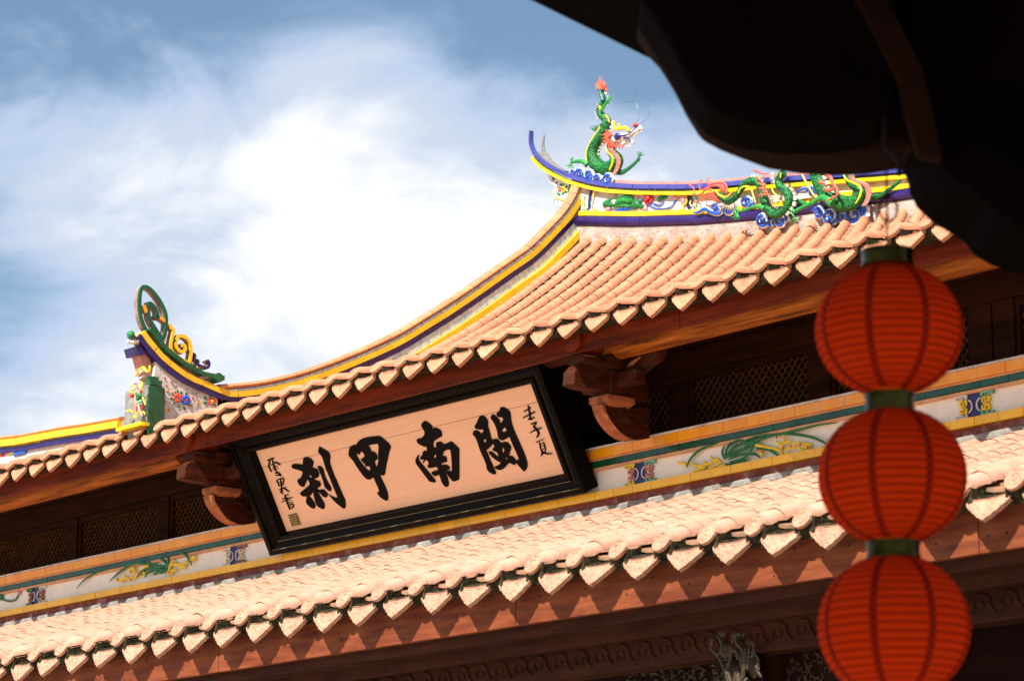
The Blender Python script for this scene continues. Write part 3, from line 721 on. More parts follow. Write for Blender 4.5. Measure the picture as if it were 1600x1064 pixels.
# scroll finials standing on the upturned end
SCR = thing('scroll_finial', 'openwork green, yellow and purple scroll finial standing on the upturned end of the descending ridge', 'roof ornament', pX(232, 515))
ps = lambda x, y: onX(x, y, X0+.02)
def ribbon(name, pts, wd, mt, crop, th=.05, back=True):
    P = smoothpts([(crop[0]+x/crop[2], crop[1]+y/crop[2]) for x, y in pts], 4) if len(pts) > 3 else [(crop[0]+x/crop[2], crop[1]+y/crop[2]) for x, y in pts]
    Q = [ps(x, y) for x, y in P]
    for (mm, a, b, wk) in ((mt, .012, th*.55, 1.0), (M_['grey_pink'], -th*.45, .011, 1.18)):
        m = MB(); vs = []
        for i, q in enumerate(Q):
            t = (Q[min(i+1, len(Q)-1)]-Q[max(i-1, 0)]).normalized(); u = NXp.cross(t).normalized()*(wd/crop[2]*(q-CAM).dot(FW)/FPX*wk)
            vs += [q-u+NXp*a, q+u+NXp*a, q+u+NXp*b, q-u+NXp*b]
        fs = []
        for i in range(len(Q)-1):
            for k in range(4): aa = i*4+k; bb = i*4+(k+1) % 4; fs.append((aa, bb, bb+4, aa+4))
        fs += [(3, 2, 1, 0), tuple(len(vs)-4+k for k in range(4))]
        m.add(vs, fs); m.build(name if mm is mt else name+'_rim', mm, SCR, False)
ribbon('green_scroll', [(225, 530), (185, 460), (158, 370), (150, 260), (158, 165), (180, 118), (215, 115), (265, 150), (325, 225), (370, 305), (394, 380), (395, 460), (385, 545), (368, 590), (335, 560), (290, 490), (245, 415), (232, 340), (238, 265), (280, 290), (312, 345), (318, 400), (290, 378)], 16, M_['green_trim'], C4)
ribbon('yellow_link', [(188, 282), (200, 318), (215, 350)], 16, M_['orange'], C4)
ribbon('yellow_link', [(335, 398), (362, 412), (385, 432)], 16, M_['orange'], C4)
ribbon('yellow_scroll', [(425, 455), (440, 490), (462, 512), (448, 580), (437, 650), (448, 705), (500, 755), (560, 795), (605, 812), (620, 760), (624, 690), (605, 610), (560, 572), (510, 568), (488, 610), (486, 660), (510, 700), (550, 712), (572, 685), (562, 650), (535, 655)], 15, M_['yellow'], C4)
ribbon('green_link', [(466, 600), (476, 618)], 12, M_['green_trim'], C4); ribbon('green_link', [(582, 690), (603, 702)], 12, M_['green_trim'], C4)
ribbon('purple_scroll', [(640, 728), (662, 745), (655, 780), (690, 795), (690, 830), (735, 848), (780, 858), (793, 820), (780, 795), (765, 805)], 11, M_['purple'], C4)
m = MB()
for a, b in (((500, 800), (535, 835)), ((690, 840), (700, 890)), ((215, 520), (240, 560)), ((380, 590), (350, 640)), ((620, 800), (640, 860))):
    A = ps(C4[0]+a[0]/C4[2], C4[1]+a[1]/C4[2]); B = ps(C4[0]+b[0]/C4[2], C4[1]+b[1]/C4[2]); m.tube([A, B], .022, 6)
m.split('support_stub', M_['peach'], SCR)
# green box with the figurine niche at the foot of the ridge
UPREF[0] = V((0, 0, 1))
cor = onX(229, 655, X0+.13); ctp = onX(230, 600, X0+.13)
bx0, bx1 = X0-.17, X0+.13; by0 = cor.y; by1 = cor.y+.14
m = MB(); m.box((bx0, by0+.02, cor.z-.12), (bx1-.012, by1-.004, ctp.z)); BX = m.build('figure_niche', M_['grey'], DR)
m = MB(); m.box((bx1-.01, by0+.01, cor.z-.10), (bx1+.008, by1, ctp.z-.01)); m.build('green_side_tile', M_['green_tile'], BX, bevel=.003)
m = MB(); m.box((bx1-.05, by0+.02, ctp.z), (bx1, by1-.02, ctp.z+.04)); m.box((bx1-.07, by0+.03, ctp.z+.042), (bx1-.012, by1-.04, ctp.z+.065)); m.build('green_cap_tile', M_['green_trim'], BX, bevel=.004)
m = MB(); m.box((bx0+.0, by0-.05, cor.z-.045), (bx1+.01, by0+.018, cor.z-.022)); m.build('yellow_ledge', M_['r_yellow'], BX)
m = MB(); pq = lambda x, y: onY(x, y, by0-.01)
stroke(m, [(190, 245), (215, 210), (255, 150), (310, 125), (345, 180), (385, 170), (390, 100)], rad=17, crop=C5, plane=pq); m.build('yellow_cloud_crest', M_['r_yellow'], BX, True)
m = MB(); stroke(m, [(215, 225), (270, 180), (330, 150)], rad=30, crop=C5, plane=lambda x, y: onY(x, y, by0+.03)); stroke(m, [(220, 290), (320, 240)], rad=14, crop=C5, plane=lambda x, y: onY(x, y, by0+.03)); m.build('crest_backing', M_['r_white'], BX, True)
FG = thing('warrior_figurine', 'tiny painted warrior statuette with yellow sashes before the green-sided niche on the roof', 'figurine', onY(212, 660, by0-.06))
pq2 = lambda x, y: onY(x, y, by0-.05)
def F(name, c, strokes, blobs=()):
    m = MB()
    for s_ in strokes: stroke(m, s_, crop=C5, plane=pq2)
    for b_ in blobs: blob(m, b_[0], b_[1], b_[2], b_[3], C5, pq2, b_[4] if len(b_) > 4 else 0, NY, .9, .62)
    m.build(name, M_[c], FG, True) if name == 'body' else m.split(name, M_[c], FG)
F('body', 'skin', [[(200, 800, 16), (195, 740, 22), (205, 640, 30), (210, 540, 34), (215, 480, 30), (205, 440, 14), (200, 400, 26), (195, 375, 16)], [(215, 480, 20), (160, 470, 15), (140, 510, 12)], [(215, 480, 20), (265, 470, 15), (290, 430, 12)], [(225, 640, 22), (250, 730, 18), (290, 800, 13)]])
F('robe', 'r_green', [[(215, 470, 34), (225, 540, 34), (230, 570, 36)]], [(240, 520, 40, 36)])
F('skirt', 'r_mint', [[(195, 620, 16), (240, 600, 22), (285, 580, 14)]])
F('apron', 'r_red', [[(215, 650, 22), (215, 700, 24), (220, 750, 12)], [(180, 650, 10), (180, 740, 10)], [(290, 650, 18), (270, 720, 12)]], [(145, 515, 22, 36), (270, 455, 18, 24)])
F('sash', 'r_yellow', [[(200, 360, 8), (165, 385, 10), (115, 400, 12), (115, 450, 12), (160, 475, 12), (200, 500, 10)], [(245, 460, 10), (260, 400, 10), (250, 345, 10), (280, 330, 11), (290, 375, 10), (260, 420, 8)], [(45, 735, 5), (110, 720, 12), (165, 745, 10)], [(205, 780, 14), (240, 700, 10), (235, 640, 8)], [(290, 530, 10), (310, 590, 12), (330, 645, 10)], [(260, 770, 10), (300, 740, 12), (325, 775, 10)], [(165, 800, 12), (220, 810, 14)]])
F('boot', 'r_navy', [[(170, 840, 9), (165, 880, 11), (140, 890, 8)], [(285, 800, 12), (300, 815, 12)]])
F('helmet', 'r_mauve', [[(170, 365, 12), (205, 345, 15), (225, 385, 8)]])

# ------------------------------------------------------------------ side ridge behind the left eave
YS = 13.55
UPREF[0] = V((0, 0, 1))
sc = [onY(x, y, YS) for x, y in ((-700, 775), (-260, 716), (-120, 703), (0, 685), (40, 681), (100, 669.5), (150, 662), (200, 653))]
sc = [V((p.x, YS, p.z)) for p in sc]
vs = []; fs = []; m = MB()
for p in sc: vs += [(p.x, YS-.05, p.z-.62), (p.x, YS+.1, p.z-.62), (p.x, YS+.1, p.z-.02), (p.x, YS-.05, p.z-.02)]
for i in range(len(sc)-1):
    for k in range(4): a = i*4+k; b = i*4+(k+1) % 4; fs.append((a, b, b+4, a+4))
fs += [(0, 1, 2, 3), tuple(len(vs)-4+k for k in (3, 2, 1, 0))]
m.add(vs, fs); SR = m.build('side_ridge', M_['white_old'], hall)
sc2 = [sc[0].lerp(sc[-1], 0)]+sc[1:]
band('ridge_cap_tile', sc, -.03, .006, NY, -.0, .06, M_['ridge_cap'], SR, .2, .003, .03)
band('yellow_tile', sc, -.088, -.033, NY, .0, .10, M_['yellow'], SR, .16, .003)
band('purple_tile', sc, -.145, -.10, NY, .0, .075, M_['purple'], SR, .3, .003)
C6 = (0, 580, 5.32); pz = lambda x, y: onY(x, y, YS-.055)
for c, st, rr in (('r_yellow', [[(80, 690), (150, 640), (250, 595), (330, 590), (400, 612)], [(560, 568), (600, 562), (640, 568)], [(120, 625), (135, 650)]], 11), ('r_blue', [[(140, 670), (200, 640), (270, 630)], [(120, 690), (220, 665)]], 20), ('r_red', [[(0, 645), (30, 660), (30, 690), (0, 700)], [(60, 640), (45, 670), (20, 705)]], 10)):
    m = MB()
    for s_ in st: stroke(m, s_, rad=rr, crop=C6, plane=pz)
    m.split('ridge_relief', M_[c], SR)

# ------------------------------------------------------------------ upper eave timbers
m = MB(); nX = 30; vs = []; fs = []
def fz(X): return 5.445+.035*((X+14)/5)**2*0+(.02 if X < -15 else 0)*0
for X0f in [(-27.0, -16.62), (-16.615, -12.05), (-12.045, -4.5)]:
    m = MB(); m.box((X0f[0], YU+.17, 5.43), (X0f[1], YU+.20, 5.585)); m.build('fascia_board', M_['wood_red'], hall, bevel=.004)
m = MB(); m.box((-27.0, YU+.115, 5.572), (-4.5, YU+.18, 5.597)); m.build('eave_batten', M_['wood_red'], hall)
# soffit boards and rafters above
m = MB(); m.add([(-27.0, YU+.175, 5.60), (-4.5, YU+.175, 5.60), (-4.5, YW+.3, 5.83), (-27.0, YW+.3, 5.83), (-27.0, YU+.175, 5.62), (-4.5, YU+.175, 5.62), (-4.5, YW+.3, 5.85), (-27.0, YW+.3, 5.85)], [(0, 1, 2, 3), (7, 6, 5, 4), (0, 4, 5, 1), (2, 6, 7, 3)]); m.build('soffit', M_['wood_dark'], hall)
# round purlins in bays between the brackets
for a, b in ((-27.0, -17.25), (-13.04, -4.5)):
    m = MB(); m.tube([V((a, YU+.42, 5.50)), V(((a+b)/2, YU+.42, 5.492)), V((b, YU+.42, 5.50))], .085, 20); m.build('purlin', M_['wood_orange'], hall, True, 40)
m = MB(); m.tube([V((-17.25, YU+.42, 5.55)), V((-13.04, YU+.42, 5.55))], .085, 20); m.build('purlin', M_['wood_dark'], hall, True, 40)
m = MB(); m.box((-27.0, YW-.06, 5.53), (-4.5, YW+.02, 5.68)); m.box((-27.0, YW-.10, 5.68), (-4.5, YW+.02, 5.86)); m.build('lintel_beam', M_['wood_dark'], hall, bevel=.004)

# lattice windows ------------------------------------------------------
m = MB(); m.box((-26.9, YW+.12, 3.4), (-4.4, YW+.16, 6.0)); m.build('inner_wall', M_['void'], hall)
posts = [-26.45, -25.2, -23.95, -22.7, -21.45, -20.18, -18.92, -17.66, -16.4, -15.1, -14.0, -13.32, -12.13, -10.90, -10.74, -9.5, -8.3, -7.05, -5.8]
for X in posts:
    m = MB(); m.box((X-.075, YW-.045, 4.6), (X+.075, YW+.045, 5.53)); m.build('window_post', M_['wood_dark'], hall, bevel=.004)
for a, b in zip(posts, posts[1:]):
    if b-a < .3: continue
    x0, x1, z0, z1 = a+.078, b-.078, 4.85, 5.53
    fr = MB(); fr.box((x0, YW-.03, z1-.045), (x1, YW+.03, z1-.001)); fr.box((x0, YW-.03, z0), (x0+.03, YW+.03, z1-.046)); fr.box((x1-.03, YW-.03, z0), (x1, YW+.03, z1-.046))
    W = fr.build('lattice_window', M_['wood_dark'], hall)
    lb = MB(); sp = .055
    x0 += .03; x1 -= .03; z1 -= .045
    k = 0; H = z1-z0; sl_ = 1.15
    u = x0-H/sl_
    while u < x1:
        for sgn, yy in ((1, YW-.004), (-1, YW+.005)):
            # bar from bottom to top clipped to the opening
            pts_ = []
            xa, xb = u, u+H/sl_
            def clip(xa, xb):
                ta = max(0, (x0-xa)/(xb-xa)); tb = min(1, (x1-xa)/(xb-xa)); return (ta, tb)
            ta, tb = clip(xa, xb)
            if tb-ta > .03:
                za, zb = z0+ta*H, z0+tb*H
                if sgn < 0: za, zb = z1-ta*H, z1-tb*H
                xa2, xb2 = xa+(xb-xa)*ta, xa+(xb-xa)*tb
                d = V((xb2-xa2, 0, zb-za)).normalized(); nn = V((-d.z, 0, d.x))*.0045
                A = V((xa2, yy, za)); B = V((xb2, yy, zb)); e_ = V((0, -.009, 0))
                lb.add([A-nn, A+nn, B+nn, B-nn, A-nn+e_, A+nn+e_, B+nn+e_, B-nn+e_], [(0, 1, 2, 3), (7, 6, 5, 4), (0, 4, 5, 1), (2, 6, 7, 3), (1, 5, 6, 2), (3, 7, 4, 0)])
        u += sp
    o = lb.build('lattice', M_['lattice'], W)

# brackets -------------------------------------------------------------
def bracket(dx, name='eave_bracket'):
    """traced on the right-hand one and repeated"""
    root = MB()
    C1 = (880, 540, 6.65)
    Xb = onY(985, 640, 11.75).x
    pb = lambda x, y: V((0, 0, 0))
    XB = Xb
    def yz(x, y, X=None):
        p = onX(C1[0]+x/C1[2], C1[1]+y/C1[2], X or XB); return p
    D = V((dx, 0, 0))
    def slab(nm, pts, th, mt, X=None, bevel=.006):
        m = MB(); P = [yz(x, y, X)+D for x, y in pts]; m.prism(P, (th, 0, 0)); return m.build(nm, mt, BR, bevel=bevel)
    # anchor part: arm running out from the wall
    m = MB(); a = yz(480, 360); 
    P = [yz(480, 365), yz(480, 500), yz(760, 560)+V((0, .1, 0)), yz(760, 365)+V((0, .1, 0))]
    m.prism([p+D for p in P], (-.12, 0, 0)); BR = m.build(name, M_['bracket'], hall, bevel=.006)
    # curved strut, front edge painted pale for light bounced off the lower roof
    arc_o = [(410, 615), (430, 690), (470, 770), (520, 840), (580, 900), (650, 950), (720, 975)]
    arc_i = [(480, 610), (500, 690), (540, 760), (590, 820), (650, 880), (710, 930), (770, 965)]
    m = MB(); O = [yz(*p)+D for p in arc_o]; wd = V((-.0, 0, 0))
    # pale strip = front face (faces the courtyard), dark side = face towards the camera
    front = [p for p in O]; back = [p+V((-.10, 0, 0)) for p in O]
    vs = front+back; n = len(O)
    body = O+[yz(900, 960)+D, yz(900, 640)+D, yz(700, 650)+D]
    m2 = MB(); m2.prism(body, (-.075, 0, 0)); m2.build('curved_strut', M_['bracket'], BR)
    m = MB()
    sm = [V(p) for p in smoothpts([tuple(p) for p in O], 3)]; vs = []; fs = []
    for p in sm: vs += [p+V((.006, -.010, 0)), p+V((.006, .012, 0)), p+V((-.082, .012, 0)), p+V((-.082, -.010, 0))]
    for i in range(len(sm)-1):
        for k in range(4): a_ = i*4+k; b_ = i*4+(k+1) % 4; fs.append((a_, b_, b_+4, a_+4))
    m.add(vs, fs); m.build('bounce_lit_edge', M_['bracket_edge'], BR)
    # block (dou) : flat box with stepped bowl shape
    c = yz(540, 560)+D
    def dou(c, wx, wy, h, mt):
        m = MB(); ring = []
        for (s, z) in ((.72, 0), (.98, h*.42), (1, h*.5), (1, h)):
            for sx, sy in ((-1, -1), (1, -1), (1, 1), (-1, 1)): ring.append((c.x+sx*wx*s, c.y+sy*wy*s, c.z+z))
        fs = [(3, 2, 1, 0), (12, 13, 14, 15)]
        for i in range(3):
            for k in range(4): fs.append((i*4+k, i*4+(k+1) % 4, (i+1)*4+(k+1) % 4, (i+1)*4+k))
        m.add(ring, fs); return m.build('bearing_block', mt, BR, bevel=.005)
    dou(V((c.x-.05, c.y+.02, c.z-.045)), .085, .105, .065, M_['bracket_edge'])
    m = MB(); m.box((c.x-.13, c.y-.06, c.z+.028), (c.x+.03, c.y+.20, c.z+.165)); m.build('block_arm', M_['bracket'], BR, bevel=.006)
    # projecting beak towards the courtyard
    P = [yz(150, 205), yz(105, 260), yz(95, 400), yz(200, 440), yz(455, 480), yz(480, 440), yz(480, 210), yz(330, 195), yz(230, 175)]
    m = MB(); m.prism([p+D+V((.01, 0, 0)) for p in P], (-.10, 0, 0)); m.build('projecting_beam_end', M_['bracket'], BR, bevel=.008)
    # carved wing along the purlin
    m = MB(); q = V((c.x+.04, YU+.46, 5.40))
    P = [q, q+V((.30, 0, .045)), q+V((.26, 0, -.02)), q+V((.20, 0, -.035)), q+V((.13, 0, -.065)), q+V((.06, 0, -.085)), q+V((0, 0, -.08))]
    m.prism(P, (0, .08, 0)); m.build('carved_wing', M_['bracket'], BR, bevel=.006)
    m = MB(); m.tube([q+V((.05, -.01, -.03)), q+V((.10, -.02, -.02)), q+V((.16, -.01, .01))], [.006, .014, .004], 6); m.build('carved_leaf', M_['bracket_edge'], BR, True)
    m = MB(); m.tube([V((c.x-.05, YU+.14, 5.51)), V((c.x-.05, YU+.75, 5.53))], .075, 12); m.build('tie_beam', M_['wood_red'], BR, True, 40)
    m = MB(); m.box((c.x-.16, YU+.34, 5.36), (c.x+.06, YU+.50, 5.44)); m.build('purlin_block', M_['bracket'], BR, bevel=.006)
    dou(V((c.x-.05, c.y-.17, c.z+.165)), .075, .085, .055, M_['bracket'])
    dou(V((c.x-.05, c.y+.16, c.z+.165)), .075, .085, .055, M_['bracket'])
    m = MB(); m.box((c.x-.27, c.y-.02, c.z+.07), (c.x-.132, c.y+.06, c.z+.15)); m.build('cross_arm', M_['bracket'], BR, bevel=.008)
    m = MB(); m.box((c.x+.032, c.y-.02, c.z+.07), (c.x+.20, c.y+.06, c.z+.15)); m.build('cross_arm', M_['bracket'], BR, bevel=.008)
    m = MB()
    for k in range(4):
        a = yz(560+k*70, 690+k*55)+D; m.tube([a+V((.004, 0, .02)), a+V((.010, .05, .03)), a+V((.008, .09, 0)), a+V((.008, .05, -.025))], [.005, .009, .007, .003], 6)
    m.split('strut_carving', M_['bracket'], BR)
    return BR
bracket(0.0)
xr = onY(985, 640, 11.75).x; xl = onY(372, 768, 11.75).x
bracket(xl-xr)
# dark side of the plaque bay
# ------------------------------------------------------------------ frieze wall
m = MB(); m.box((-26.9, YF, 4.45), (-4.4, YF+.14, 5.0)); FR = m.build('frieze_wall', M_['white'], hall)
UPREF[0] = V((0, 0, 1))
zb = 4.712
def fband(name, z0, z1, t1, mt, seg, Xa=-26.8, Xb=-4.5):
    band(name, line(Xa, Xb, YF, z0), 0, z1-z0, NY, -.0, t1, M_[mt], FR, seg, .003)
m = MB(); m.box((-26.9, YF-.02, zb-.075), (-4.4, YF-.001, zb-.003)); m.build('red_skirting', mat('weathered_red_skirting', (.24, .045, .022), (.13, .028, .016), 8, .8, .5, 40, dirt=(.45, .36, .3), dscale=9, damt=.6), FR)
fband('yellow_tile', zb, zb+.046, .045, 'yellow', .165)
fband('peach_moulding', zb+.178, zb+.196, .022, 'peach', None)
fband('green_tile', zb+.199, zb+.233, .030, 'green_tile', .19)
fband('peach_moulding', zb+.235, zb+.243, .036, 'peach', None)
fband('orange_tile', zb+.245, zb+.300, .050, 'orange', .19)
fband('coping', zb+.302, zb+.314, .055, 'white_old', None)
# mortar bead where the lower roof meets the wall
m = MB(); m.box((-26.8, YF-.05, 4.62), (-4.5, YF-.021, 4.664)); m.build('roof_top_mortar', M_['grey'], roof_lo, bevel=.01)

pF = lambda x, y: onY(x, y, YF-.004)
def fret(px_x, c1, c2, c3):
    X = onY(px_x, 730, YF).x
    cx = X; zc = zb+.112
    root = MB(); root.box((cx-.055, YF-.012, zb+.047), (cx+.055, YF-.001, zb+.176)); o = root.build('fret_panel', M_['r_navy'], FR)
    A = {c: MB() for c in {c1, c2, c3, 'r_white', 'r_yellow'}}
    def bar(c, x0, x1, z0, z1, y=.016): A[c].box((cx+x0, YF-y, zc+z0), (cx+x1, YF-.003, zc+z1))
    for s, ca, cb_ in ((-1, c1, c2), (1, c3, c2)):
        def b(c, x0, x1, z0, z1, y=.018):
            x0, x1 = (s*x0, s*x1) if s > 0 else (-x1, -x0)
            bar(c, x0, x1, z0, z1, y)
        for t in (-1, 1):
            z_ = lambda q0, q1: (min(t*q0, t*q1), max(t*q0, t*q1))
            b(ca, .045, .130, *z_(.054, .064), .022); b(ca, .048, .060, *z_(.040, .0535), .022); b(ca, .118, .130, *z_(.044, .0535), .0225); b(ca, .075, .100, *z_(.040, .046), .022)
            b(cb_, .050, .105, *z_(.028, .036), .019); b(cb_, .050, .060, *z_(.008, .0275), .019); b(cb_, .070, .105, *z_(.008, .015), .0195); b(cb_, .095, .105, *z_(.0155, .0275), .0192); b(cb_, .070, .078, *z_(.0155, .022), .0195)
        b(cb_, .062, .092, -.006, .006, .02)
        # round yellow studs
        for z in (-.03, 0, .03): A['r_yellow'].ball((cx+s*.080, YF-.024, zc+z), (.008, .006, .008), 8, 4)
        m = A['r_white']; pts_ = [V((cx+s*(.046-.030*cos(a_)), YF-.016, zc+.034*sin(a_))) for a_ in [radians(q) for q in range(-80, 81, 20)]]
        m.tube(pts_, .005, 5)
    for c, m in A.items():
        if m.v: m.split('fret_bar', M_[c], o, False)
fret(1003, 'r_yellow', 'r_pink', 'r_mint'); fret(372, 'r_white', 'r_white', 'r_mauve'); fret(66, 'r_green', 'r_mauve', 'r_white'); fret(1529, 'r_white', 'r_yellow', 'r_mint')
CA = (1040, 640, 5.926); CBp = (100, 840, 6.957)
def orchid(crop, leaves, yel, red, name='orchid_relief'):
    g_, y_, r_ = MB(), MB(), MB()
    for i, l in enumerate(leaves): stroke(g_, l, rad=14.5*crop[2]/6.2, crop=crop, plane=pF, proud=.018+.003*(i % 4), k=4, taper=True, n=6)
    for i, l in enumerate(yel): stroke(y_, l, rad=14.5*crop[2]/6.2, crop=crop, plane=pF, proud=.020+.002*(i % 3), k=3)
    for x, y in red: blob(r_, x, y, 9, 12, crop, pF, .036)
    o = g_.split('orchid_leaf', M_['r_green'], FR); y_.split('yellow_blossom', M_['r_yellow'], FR); r_.split('red_centre', M_['r_red'], FR)
orchid(CA, [[(215, 545), (250, 460), (330, 380), (420, 340), (510, 315)], [(560, 440), (640, 380), (750, 300), (900, 248), (1050, 235), (1160, 215), (1300, 180), (1450, 145), (1620, 125)],
    [(1040, 240), (1160, 230), (1280, 240), (1400, 265), (1490, 305), (1540, 340)], [(600, 420), (720, 330), (850, 300), (960, 265), (1090, 225)], [(570, 430), (600, 350), (680, 290), (750, 285)], [(590, 450), (700, 390), (800, 330), (900, 300)],
    [(600, 470), (720, 420), (850, 415), (910, 455)], [(610, 490), (740, 460), (800, 410), (850, 330), (855, 245)], [(600, 505), (700, 480), (785, 470)], [(560, 450), (550, 390), (575, 335)], [(570, 470), (590, 380), (630, 300)], [(580, 470), (620, 400), (660, 350), (700, 320)],
    [(850, 360), (960, 370), (1040, 410), (1065, 435)], [(575, 500), (620, 520), (660, 515)], [(580, 440), (650, 400), (760, 370), (830, 350)]],
    [[(140, 495), (200, 500), (215, 525)], [(260, 485), (290, 520), (370, 520), (450, 490), (520, 460)], [(280, 580), (340, 552), (380, 520)], [(360, 560), (390, 530)], [(430, 545), (490, 520), (540, 480)], [(510, 545), (555, 520), (585, 530)], [(440, 440), (480, 470)], [(860, 330), (960, 350), (1060, 372), (1115, 420)], [(1050, 300), (1100, 335)], [(1110, 230), (1118, 300), (1080, 370)], [(1120, 312), (1190, 292)], [(1140, 425), (1150, 370), (1230, 345)], [(1205, 335), (1250, 310), (1370, 330)], [(1250, 350), (1310, 392)], [(1300, 350), (1365, 352)], [(890, 380), (930, 430)], [(380, 480), (400, 500)]],
    [(893, 380), (938, 398), (1072, 262), (1135, 360), (1290, 325), (1358, 355), (1200, 345)])
orchid(CBp, [[(160, 555), (230, 470), (350, 390), (480, 340), (620, 300), (750, 290), (850, 262), (960, 238), (1080, 225), (1150, 275)], [(515, 482), (600, 400), (720, 310), (800, 280), (960, 285), (1060, 300)], [(820, 440), (870, 370), (960, 335), (1060, 305), (1140, 320)],
    [(910, 440), (950, 380), (1040, 350), (1130, 340)], [(990, 405), (1050, 370), (1140, 355)], [(1130, 185), (1165, 230), (1160, 320), (1130, 380)], [(1150, 200), (1170, 260), (1150, 340)], [(1260, 155), (1330, 170), (1390, 230), (1425, 308)], [(950, 228), (955, 260), (962, 320)], [(1040, 215), (1110, 250), (1150, 300)], [(1010, 330), (1080, 320), (1150, 300)], [(1080, 390), (1120, 370), (1150, 340)]],
    [[(1150, 400), (1175, 340), (1180, 300), (1220, 240)], [(1170, 390), (1220, 350), (1250, 362)], [(1190, 290), (1300, 292), (1390, 252), (1460, 200)], [(1240, 290), (1240, 260)], [(1290, 345), (1320, 320), (1350, 320)], [(1410, 235), (1450, 235)], [(815, 405), (880, 345), (945, 300)], [(735, 450), (800, 430), (835, 385)], [(600, 460), (640, 462), (700, 440), (730, 440)], [(690, 400), (700, 435)], [(655, 490), (660, 460)], [(740, 375), (780, 330), (805, 370), (765, 385)], [(880, 410), (900, 370)], [(1200, 400), (1200, 360)]],
    [(770, 375), (630, 455), (770, 460), (888, 400), (1385, 258), (1185, 375)])
m1, m2 = MB(), MB(); C3 = (0, 800, 4.03)
blob(m1, 5, 530, 28, 26, C3, pF, .01); stroke(m1, [(15, 545), (60, 560), (105, 548), (125, 510)], rad=6, crop=C3, plane=pF, proud=.008); blob(m2, 130, 500, 12, 22, C3, pF, .012)
o = m1.build('lotus_relief', M_['r_green'], FR, True); m2.build('pink_bud', M_['r_pink'], o, True)

# ------------------------------------------------------------------ lower eave timbers and shaded wall
for k, (a, b) in enumerate(((-26.9, -16.78), (-16.775, -14.2), (-14.195, -11.62), (-11.615, -8.58), (-8.575, -4.5))):
    m = MB(); m.box((a, YL+.118, 3.600), (b, YL+.155, 3.80)); m.build('eave_beam', M_['wood_beam'], hall, bevel=.003)
m = MB(); rr_ = random.Random(4)
for k in range(44): m.ball((-15.6+k*.25+rr_.uniform(-.08, .08), YL+.117, 3.70+rr_.choice((-.055, -.03, .03, .055))), (.006, .003, .006), 7, 4)
m.split('nail_head', M_['void'], hall)
m = MB(); m.box((-26.9, YL+.085, 3.801), (-4.5, YL+.15, 3.812)); m.build('eave_batten', M_['bracket'], hall)
m = MB(); m.box((-26.9, YL+.17, 3.548), (-4.5, YL+.30, 3.66)); m.box((-26.9, YL+.301, 3.49), (-4.5, YL+.36, 3.63)); m.build('second_beam', M_['wood_dark'], hall, bevel=.004)
m = MB(); m.box((-26.9, YL+.42, 3.36), (-4.5, YL+.56, 3.515)); CBM = m.build('carved_beam', M_['wood_dark'], hall, bevel=.004)
m = MB()
X = -20.0
while X < -5:
    c = V((X, YL+.418, 3.44)); pts_ = []
    for a_ in range(0, 14):
        th = a_*.55; r_ = .055*(1-a_/16); pts_.append(c+V((cos(th)*r_*1.1, 0, sin(th)*r_)))
    m.tube(pts_, .007, 5); pts_ = [c+V((.05, 0, 0)), c+V((.09, 0, -.045)), c+V((.13, 0, -.03))]; m.tube(pts_, [.009, .006, .002], 5)
    X += .155
o = m.build('scroll_carving', M_['wood_dark'], CBM, True)
m = MB(); m.add([(-26.9, YL+.13, 3.80), (-4.5, YL+.13, 3.80), (-4.5, YF+.2, 4.42), (-26.9, YF+.2, 4.42)], [(3, 2, 1, 0)]); m.build('lower_soffit', M_['wood_dark'], hall)
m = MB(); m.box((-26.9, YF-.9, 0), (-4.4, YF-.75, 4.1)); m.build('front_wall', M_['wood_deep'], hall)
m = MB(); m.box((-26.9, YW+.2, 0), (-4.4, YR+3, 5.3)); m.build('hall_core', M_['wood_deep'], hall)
# back slope of the roof so that the hall is closed behind
m = MB(); m.add([(-26.9, YR, 7.0), (-4.4, YR, 7.0), (-4.4, YR+4, 5.4), (-26.9, YR+4, 5.4)], [(0, 1, 2, 3)]); m.build('rear_roof', M_['pan'], hall)
# columns
for px_, w_ in ((1208, .16), (1700, .16)):
    P = onY(px_, 1010, YL+.72); m = MB(); m.tube([V((P.x, P.y, 0)), V((P.x, P.y, 3.5))], w_*.6, 20); m.build('column', M_['wood_dark'], hall, True, 40)
# carved openwork brackets under the lower beams
def carving(nm, poly_px, Y, seeds, rnd):
    m = MB(); pc = lambda x, y: onY(x, y, Y)
    poly(m, poly_px, pc, (0, .03, 0)); o = m.build(nm, M_['wood_deep'], hall)
    r = random.Random(rnd); c = MB()
    xs = [p[0] for p in poly_px]; ys = [p[1] for p in poly_px]
    def inside(x, y):
        s = False; n = len(poly_px)
        for i in range(n):
            (x1, y1), (x2, y2) = poly_px[i], poly_px[(i+1) % n]
            if (y1 > y) != (y2 > y) and x < (x2-x1)*(y-y1)/(y2-y1)+x1: s = not s
        return s
    n = 0
    while n < seeds:
        x = r.uniform(min(xs), max(xs)); y = r.uniform(min(ys), max(ys))
        if not inside(x, y): continue
        n += 1; k = r.random(); a0 = r.uniform(0, 6.28)
        if k < .5:
            sg = r.choice((-1, 1)); R0 = r.uniform(4, 9); st = [(x+cos(a0+sg*t*.6)*R0*(1-t/12)*.8, y+sin(a0+sg*t*.6)*R0*(1-t/12), 1.3*(1-t/16)) for t in range(10)]
        else:
            L_ = r.uniform(6, 13); st = [(x, y, .6), (x+cos(a0)*L_*.3, y+sin(a0)*L_*.5, 1.9), (x+cos(a0+.4)*L_*.8, y+sin(a0+.4)*L_, .5)]
        stroke(c, st, plane=pc, proud=r.uniform(.005, .03), n=5, k=2)
    c.build('carved_foliage', M_['carve'], o, True)
    return o
